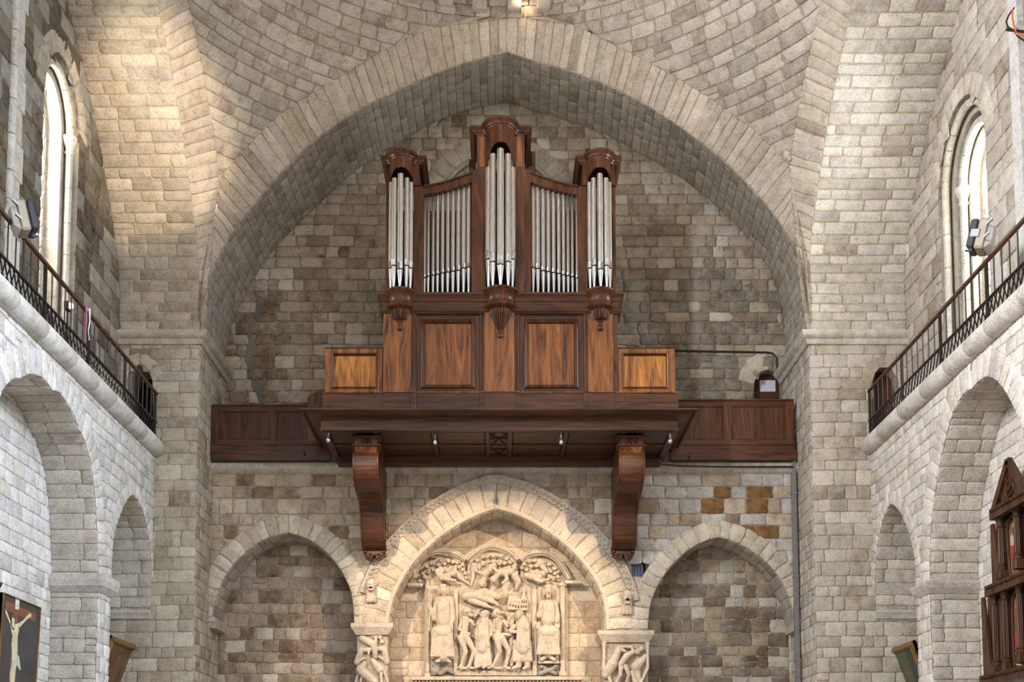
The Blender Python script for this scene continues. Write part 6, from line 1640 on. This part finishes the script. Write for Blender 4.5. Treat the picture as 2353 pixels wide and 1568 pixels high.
# u along the picture (near to far), v downwards in the traced height of 218 px for the visible part
def pv(x, y):       # traced in the photograph: x 8..88 px, y measured down from the sloping top edge
    p = PX(x, y, xw + .02); return ((p[1] - a[1]) / (b[1] - a[1]), (zt_ - p[2]) / hgt)
def tr(pts): return [pv(5.85 ** -1 * x, 1300 + y / 5.85) for x, y in pts]
poly(tr([(45, 470), (450, 655), (450, 760), (45, 600)]), 'painted_cross_arm', M_CROSS, .003)
poly(tr([(165, 420), (220, 440), (205, 1568), (120, 1568)]), 'painted_cross_post', M_CROSS, .002)
poly(tr([(176, 430), (228, 450), (222, 598), (172, 585)]), 'painted_titulus', M_SCR, .005)
poly(tr([(120, 680), (150, 650), (175, 690), (178, 770), (165, 870), (140, 860), (112, 790)]), 'painted_hair', M_HAIR, .008)
poly(tr([(128, 710), (150, 700), (168, 730), (165, 830), (148, 850), (130, 800)]), 'painted_face', M_SKIN, .010)
poly(tr([(45, 590), (70, 640), (130, 800), (175, 790), (215, 780), (225, 830), (232, 870), (215, 950), (220, 1080), (222, 1180), (215, 1290), (150, 1290), (150, 1180), (140, 1050), (150, 950), (130, 880), (110, 790), (45, 640)]), 'painted_torso', M_SKIN, .006)
poly(tr([(205, 790), (280, 740), (350, 660), (375, 640), (390, 655), (385, 710), (370, 690), (300, 760), (235, 840)]), 'painted_arm', M_SKIN, .007)
poly(tr([(150, 1280), (220, 1270), (225, 1200), (245, 1230), (270, 1400), (255, 1410), (215, 1340), (205, 1390), (140, 1380)]), 'painted_loincloth', M_CLOTH, .008)
poly(tr([(140, 1370), (210, 1360), (200, 1470), (195, 1568), (135, 1568), (130, 1460)]), 'painted_legs', M_SKIN, .006)
MB().tube([(xw - .12, a[1] + .02, zt_ + .02), (xw + .0, a[1] + .03, zt_ + .10), (xw + .02, a[1] + .03, zt_ + .16)], .02, 8).build('hook', M_CABLE, t)

def leaning(side, tn, tf, label, mc, cols, nm='framed_painting'):
    Xo = (BL + .52) if side < 0 else (BR - .52); Xi = (BL + .07) if side < 0 else (BR - .07)
    p = PX(*tn, Xo); q = PX(*tf, Xo); z = (p[2] + q[2]) / 2; H = 1.3
    Q = quadframe((Xo, p[1], z), (Xo, q[1], z), (Xi, q[1], z - H), (Xi, p[1], z - H))
    t, poly = picture(nm, label, 'painting', Q, .11, W_GILT, mc, .06)
    for pts, m_, d in cols: poly(pts, 'painted_shape', m_, d)
    s = side
    MB().tube([(Xo + s * .02, (p[1] + q[1]) / 2, z - .1), (Xo + s * .2, (p[1] + q[1]) / 2, z + .05), ((BL if s < 0 else BR), (p[1] + q[1]) / 2, z + .05)], .012, 6).build('hanger', M_CABLE, t)
    return t
M_BRN = plain('brown_paint', (.13, .07, .03), .5, 0, .4, 3); M_GRN = plain('green_paint', (.085, .10, .05), .5, 0, .3, 4); M_RED = plain('red_paint', (.30, .05, .03), .5); M_ORG = plain('orange_paint', (.45, .20, .05), .5); M_GRY = plain('grey_paint', (.05, .05, .055), .5); M_OLV = plain('olive_paint', (.12, .09, .04), .5)
leaning(-1, (258, 1457), (318, 1490), 'gilt-framed brown painting tilted out from the left wall', M_BRN, [([(.42, .28), (.5, .25), (.52, .38), (.44, .42)], M_RED, .003), ([(.3, .7), (.45, .66), (.6, .72), (.5, .86), (.35, .84)], M_ORG, .003), ([(.2, .8), (.7, .78), (.8, 1 - .1), (.15, .9)], M_GRY, .002)])
leaning(1, (2096, 1468), (2045, 1497), 'gilt-framed green painting tilted out from the right wall', M_OLV, [([(.2, .1), (.85, .12), (.85, .9), (.35, .9)], M_GRN, .002), ([(.10, .1), (.4, .1), (.5, .9), (.1, .9)], M_GRY, .003), ([(.6, .3), (.66, .28), (.68, .42), (.62, .44)], M_RED, .004)])

# ================================================================ carved wooden altarpiece on the right
Xa = BR - .12
def A(zx, zy, X=Xa): return PX(2200 + zx / 3.215, 1080 + zy / 3.215, X)
alt = thing('altarpiece', 'dark carved wooden altarpiece with columns and painted panels, at the right edge', 'altarpiece', (BR - .3, A(350, 1568)[1], A(350, 1568)[2]))
def ybox(nm, p, q, x0, x1, mt, b=.008, lab=None):
    ya, yb2 = sorted((p[1], q[1])); za, zb2 = sorted((p[2], q[2])); return MB().box(min(x0, x1), max(x0, x1), ya, yb2, za, zb2, b).build(nm, mt, alt, label=lab)
ynear = 13.2; xc_ = Xa - .30
zc1_, zc2_, zc3_ = A(245, 330, xc_)[2], A(210, 900, xc_)[2], A(172, 1565, xc_)[2]
yf1, yf2, yf3 = A(245, 330, xc_)[1], A(210, 900, xc_)[1], A(172, 1565, xc_)[1]
for z, yf in ((zc1_, yf1), (zc2_, yf2), (zc3_, yf3)):
    m = MB(); m.sweep([(BR, yf), (xc_ + .12, yf), (xc_ + .12, ynear)], [(-.1, z - .08), (0, z - .08), (.02, z - .05), (.06, z - .02), (.09, z + .02), (.12, z + .05), (.12, z + .08), (-.1, z + .1)], -1); c = m.build('entablature', W_OLD, alt)
    m = MB(); y = ynear
    while y < yf: m.bar((xc_ - .005, y, z + .03), (xc_ - .005, y + .03, z + .07), .02, .02); y += .055
    m.build('cable_moulding', W_OLD, c)
ybox('back_board', (0, ynear, zc2_), (0, A(292, 400)[1], zc1_), Xa - .02, BR, W_OLD); ybox('back_board', (0, ynear, zc3_), (0, A(228, 940)[1], zc2_), Xa - .02, BR, W_OLD)
def column(zx, y0, y1, X):
    p = A(zx, y0, X); q = A(zx, y1, X); zt3, zb3, y = p[2], q[2], q[1]; L = zt3 - zb3
    k = MB().box(X - .07, X + .07, y - .07, y + .07, zb3, zb3 + .16 * min(1, L), .006).build('column_block', W_OLD, alt)
    o = MB().lathe((X, y, zb3), [(.075, .16), (.08, .18), (.06, .21), (.075, .24), (.05, .27), (.055, L * .3), (.055, L * .55), (.048, L - .18)], 48, flute=.16, nf=12, fz=(.26, L - .17)).build('column_shaft', W_OLD, alt, True)
    MB().lathe((X, y, zb3), [(.05, L - .18), (.065, L - .16), (.05, L - .14), (.06, L - .1), (.085, L - .03), (.09, L)], 20, flute=.15, nf=8).build('column_capital', W_OLD, alt, True)
xs2 = xc_ + .16
for zx, y0, y1 in ((333, 345, 812), (452, 262, 735), (294, 915, 1520), (370, 878, 1500), (476, 820, 1430)): column(zx, y0, y1, xs2)
# pediment
p = [A(x, y, xc_ + .05)[1:] for x, y in ((268, 318), (325, 78), (425, 218))]
yl_, yr_ = p[0][0], p[0][0] - 1.05; zp = zc1_ + .08
m = MB(); m.prism([(yl_, zp), (yl_ - .52, zp + .62), (yr_, zp)], lambda a, b, d: (xc_ + .1 + d, a, b), 0, .08); pd = m.build('pediment', W_OLD, alt)
m = MB(); m.bar((xc_ + .08, yl_ + .04, zp), (xc_ + .08, yl_ - .52, zp + .66), .12, .07, (1, 0, 0)); m.build('pediment_rake', W_OLD, alt)
m = MB(); m.bar((xc_ + .08, yr_ - .02, zp), (xc_ + .08, yl_ - .52, zp + .66), .12, .07, (1, 0, 0)); m.build('pediment_rake', W_OLD, alt)
m = MB(); yy = yl_ - .5; m.tube([(xc_ + .09, yy + .10 * math.sin(k * .7), zp + .08 + k * .028) for k in range(14)], [.03 - .001 * k for k in range(14)], 8); m.tube([(xc_ + .09, yy + .13 * math.cos(k * .5), zp + .22 + .13 * math.sin(k * .5)) for k in range(13)], .018, 6); m.build('pediment_carving', W_OLD, pd, True)
# painted panels
M_P1 = plain('painted_amber_ground', (.17, .08, .035), .5, 0, .4, 5); M_PB = plain('painted_blue_robe', (.03, .055, .09), .5, 0, .3, 8); M_PR = plain('painted_red_robe', (.28, .045, .03), .5, 0, .3, 8); M_PG = plain('painted_gold_light', (.55, .36, .13), .5, 0, .2, 10); M_PS = plain('painted_flesh', (.45, .33, .22), .5)
def panel(pts, figs):
    X = Xa - .05; q = [A(x, y, X)[1:] for x, y in pts]
    o = MB().prism(q, lambda a, b, d: (X + d, a, b), 0, .05).build('painted_panel', M_P1, alt)
    for f, mt, d in figs:
        q = [A(x, y, X)[1:] for x, y in f]; MB().prism(q, lambda a, b, dd: (X - d + dd, a, b), 0, .003).build('painted_figure', mt, o)
    c = Curve([(X - .02, *A(x, y, X)[1:]) for x, y in pts]); MB().tube([tuple(c.at(c.L * k / 30)) for k in range(31)], .022, 8).build('panel_frame', W_OLD, o, True)
def star(cx, cy, r, n=12): return [(cx + r * (1 if i % 2 else .45) * math.cos(pi * i / n), cy + r * (1.2 if i % 2 else .5) * math.sin(pi * i / n)) for i in range(2 * n)]
panel([(400, 790), (378, 480), (392, 380), (420, 335), (450, 340), (475, 330), (480, 740)], [(star(421, 410, 22), M_PG, .004), ([(392, 500), (405, 465), (412, 490), (425, 520), (415, 560), (395, 560)], M_PS, .004), ([(390, 560), (415, 560), (418, 600), (410, 660), (395, 640)], M_PR, .006), ([(428, 530), (440, 520), (445, 620), (465, 720), (435, 690), (428, 600)], M_PB, .006), ([(400, 680), (425, 650), (430, 700), (405, 740)], M_PG, .003)])
panel([(430, 1470), (415, 1100), (418, 960), (440, 900), (470, 870), (492, 860), (500, 1440)], [(star(455, 1010, 34), M_PG, .003), ([(452, 975), (462, 970), (468, 1020), (455, 1030)], M_PS, .006), ([(450, 1040), (470, 1020), (478, 1200), (472, 1340), (455, 1330), (448, 1180)], M_PB, .005), ([(425, 1210), (445, 1190), (455, 1330), (432, 1340)], M_PR, .006), ([(425, 1350), (460, 1370), (470, 1450), (432, 1440)], M_PG, .004)])
panel([(338, 1440), (335, 1000), (345, 945), (356, 1000), (358, 1430)], [([(342, 1010), (352, 1000), (354, 1100), (344, 1120)], M_PB, .004), ([(342, 1130), (354, 1120), (354, 1200), (342, 1210)], M_PR, .004)])
# wedge-shaped side wings
for (zx0, zx1, y0, y1) in ((228, 270, 1530, 940), (292, 340, 840, 400)):
    p0 = A(zx0, y0, Xa - .02); p1 = A(zx1, y0, Xa - .02); zt3 = A(zx0, y1, Xa - .02)[2]
    MB().prism([(p0[1], p0[2]), (p0[1], zt3), (p0[1] - .08, zt3), (p0[1] - .32, p0[2])], lambda a, b, d: (Xa - .10 + d, a, b), 0, .05).build('side_wing', W_OLD, alt)

# cables on a short iron bar at the top right
c = PX(2330, 75, 8.1); t = thing('cable_bracket', 'iron bar holding a black and an orange cable, top right corner', 'bracket', c)
MB().bar(PX(2312, 68, 8.0), PX(2362, 74, 8.3), .03).build('bar', M_IRON, t)
MB().tube([PX(x, y, 8.05) for x, y in ((2330, 18), (2318, 35), (2312, 50), (2316, 62), (2330, 70), (2340, 85), (2356, 95))], .014, 6).build('black_cable', M_CABLE, t, True)
MB().tube([PX(x, y, 8.02) for x, y in ((2327, 20), (2326, 40), (2330, 60), (2336, 78), (2356, 82))], .012, 6).build('orange_cable', plain('orange_cable', (.6, .11, .03), .5), t, True)
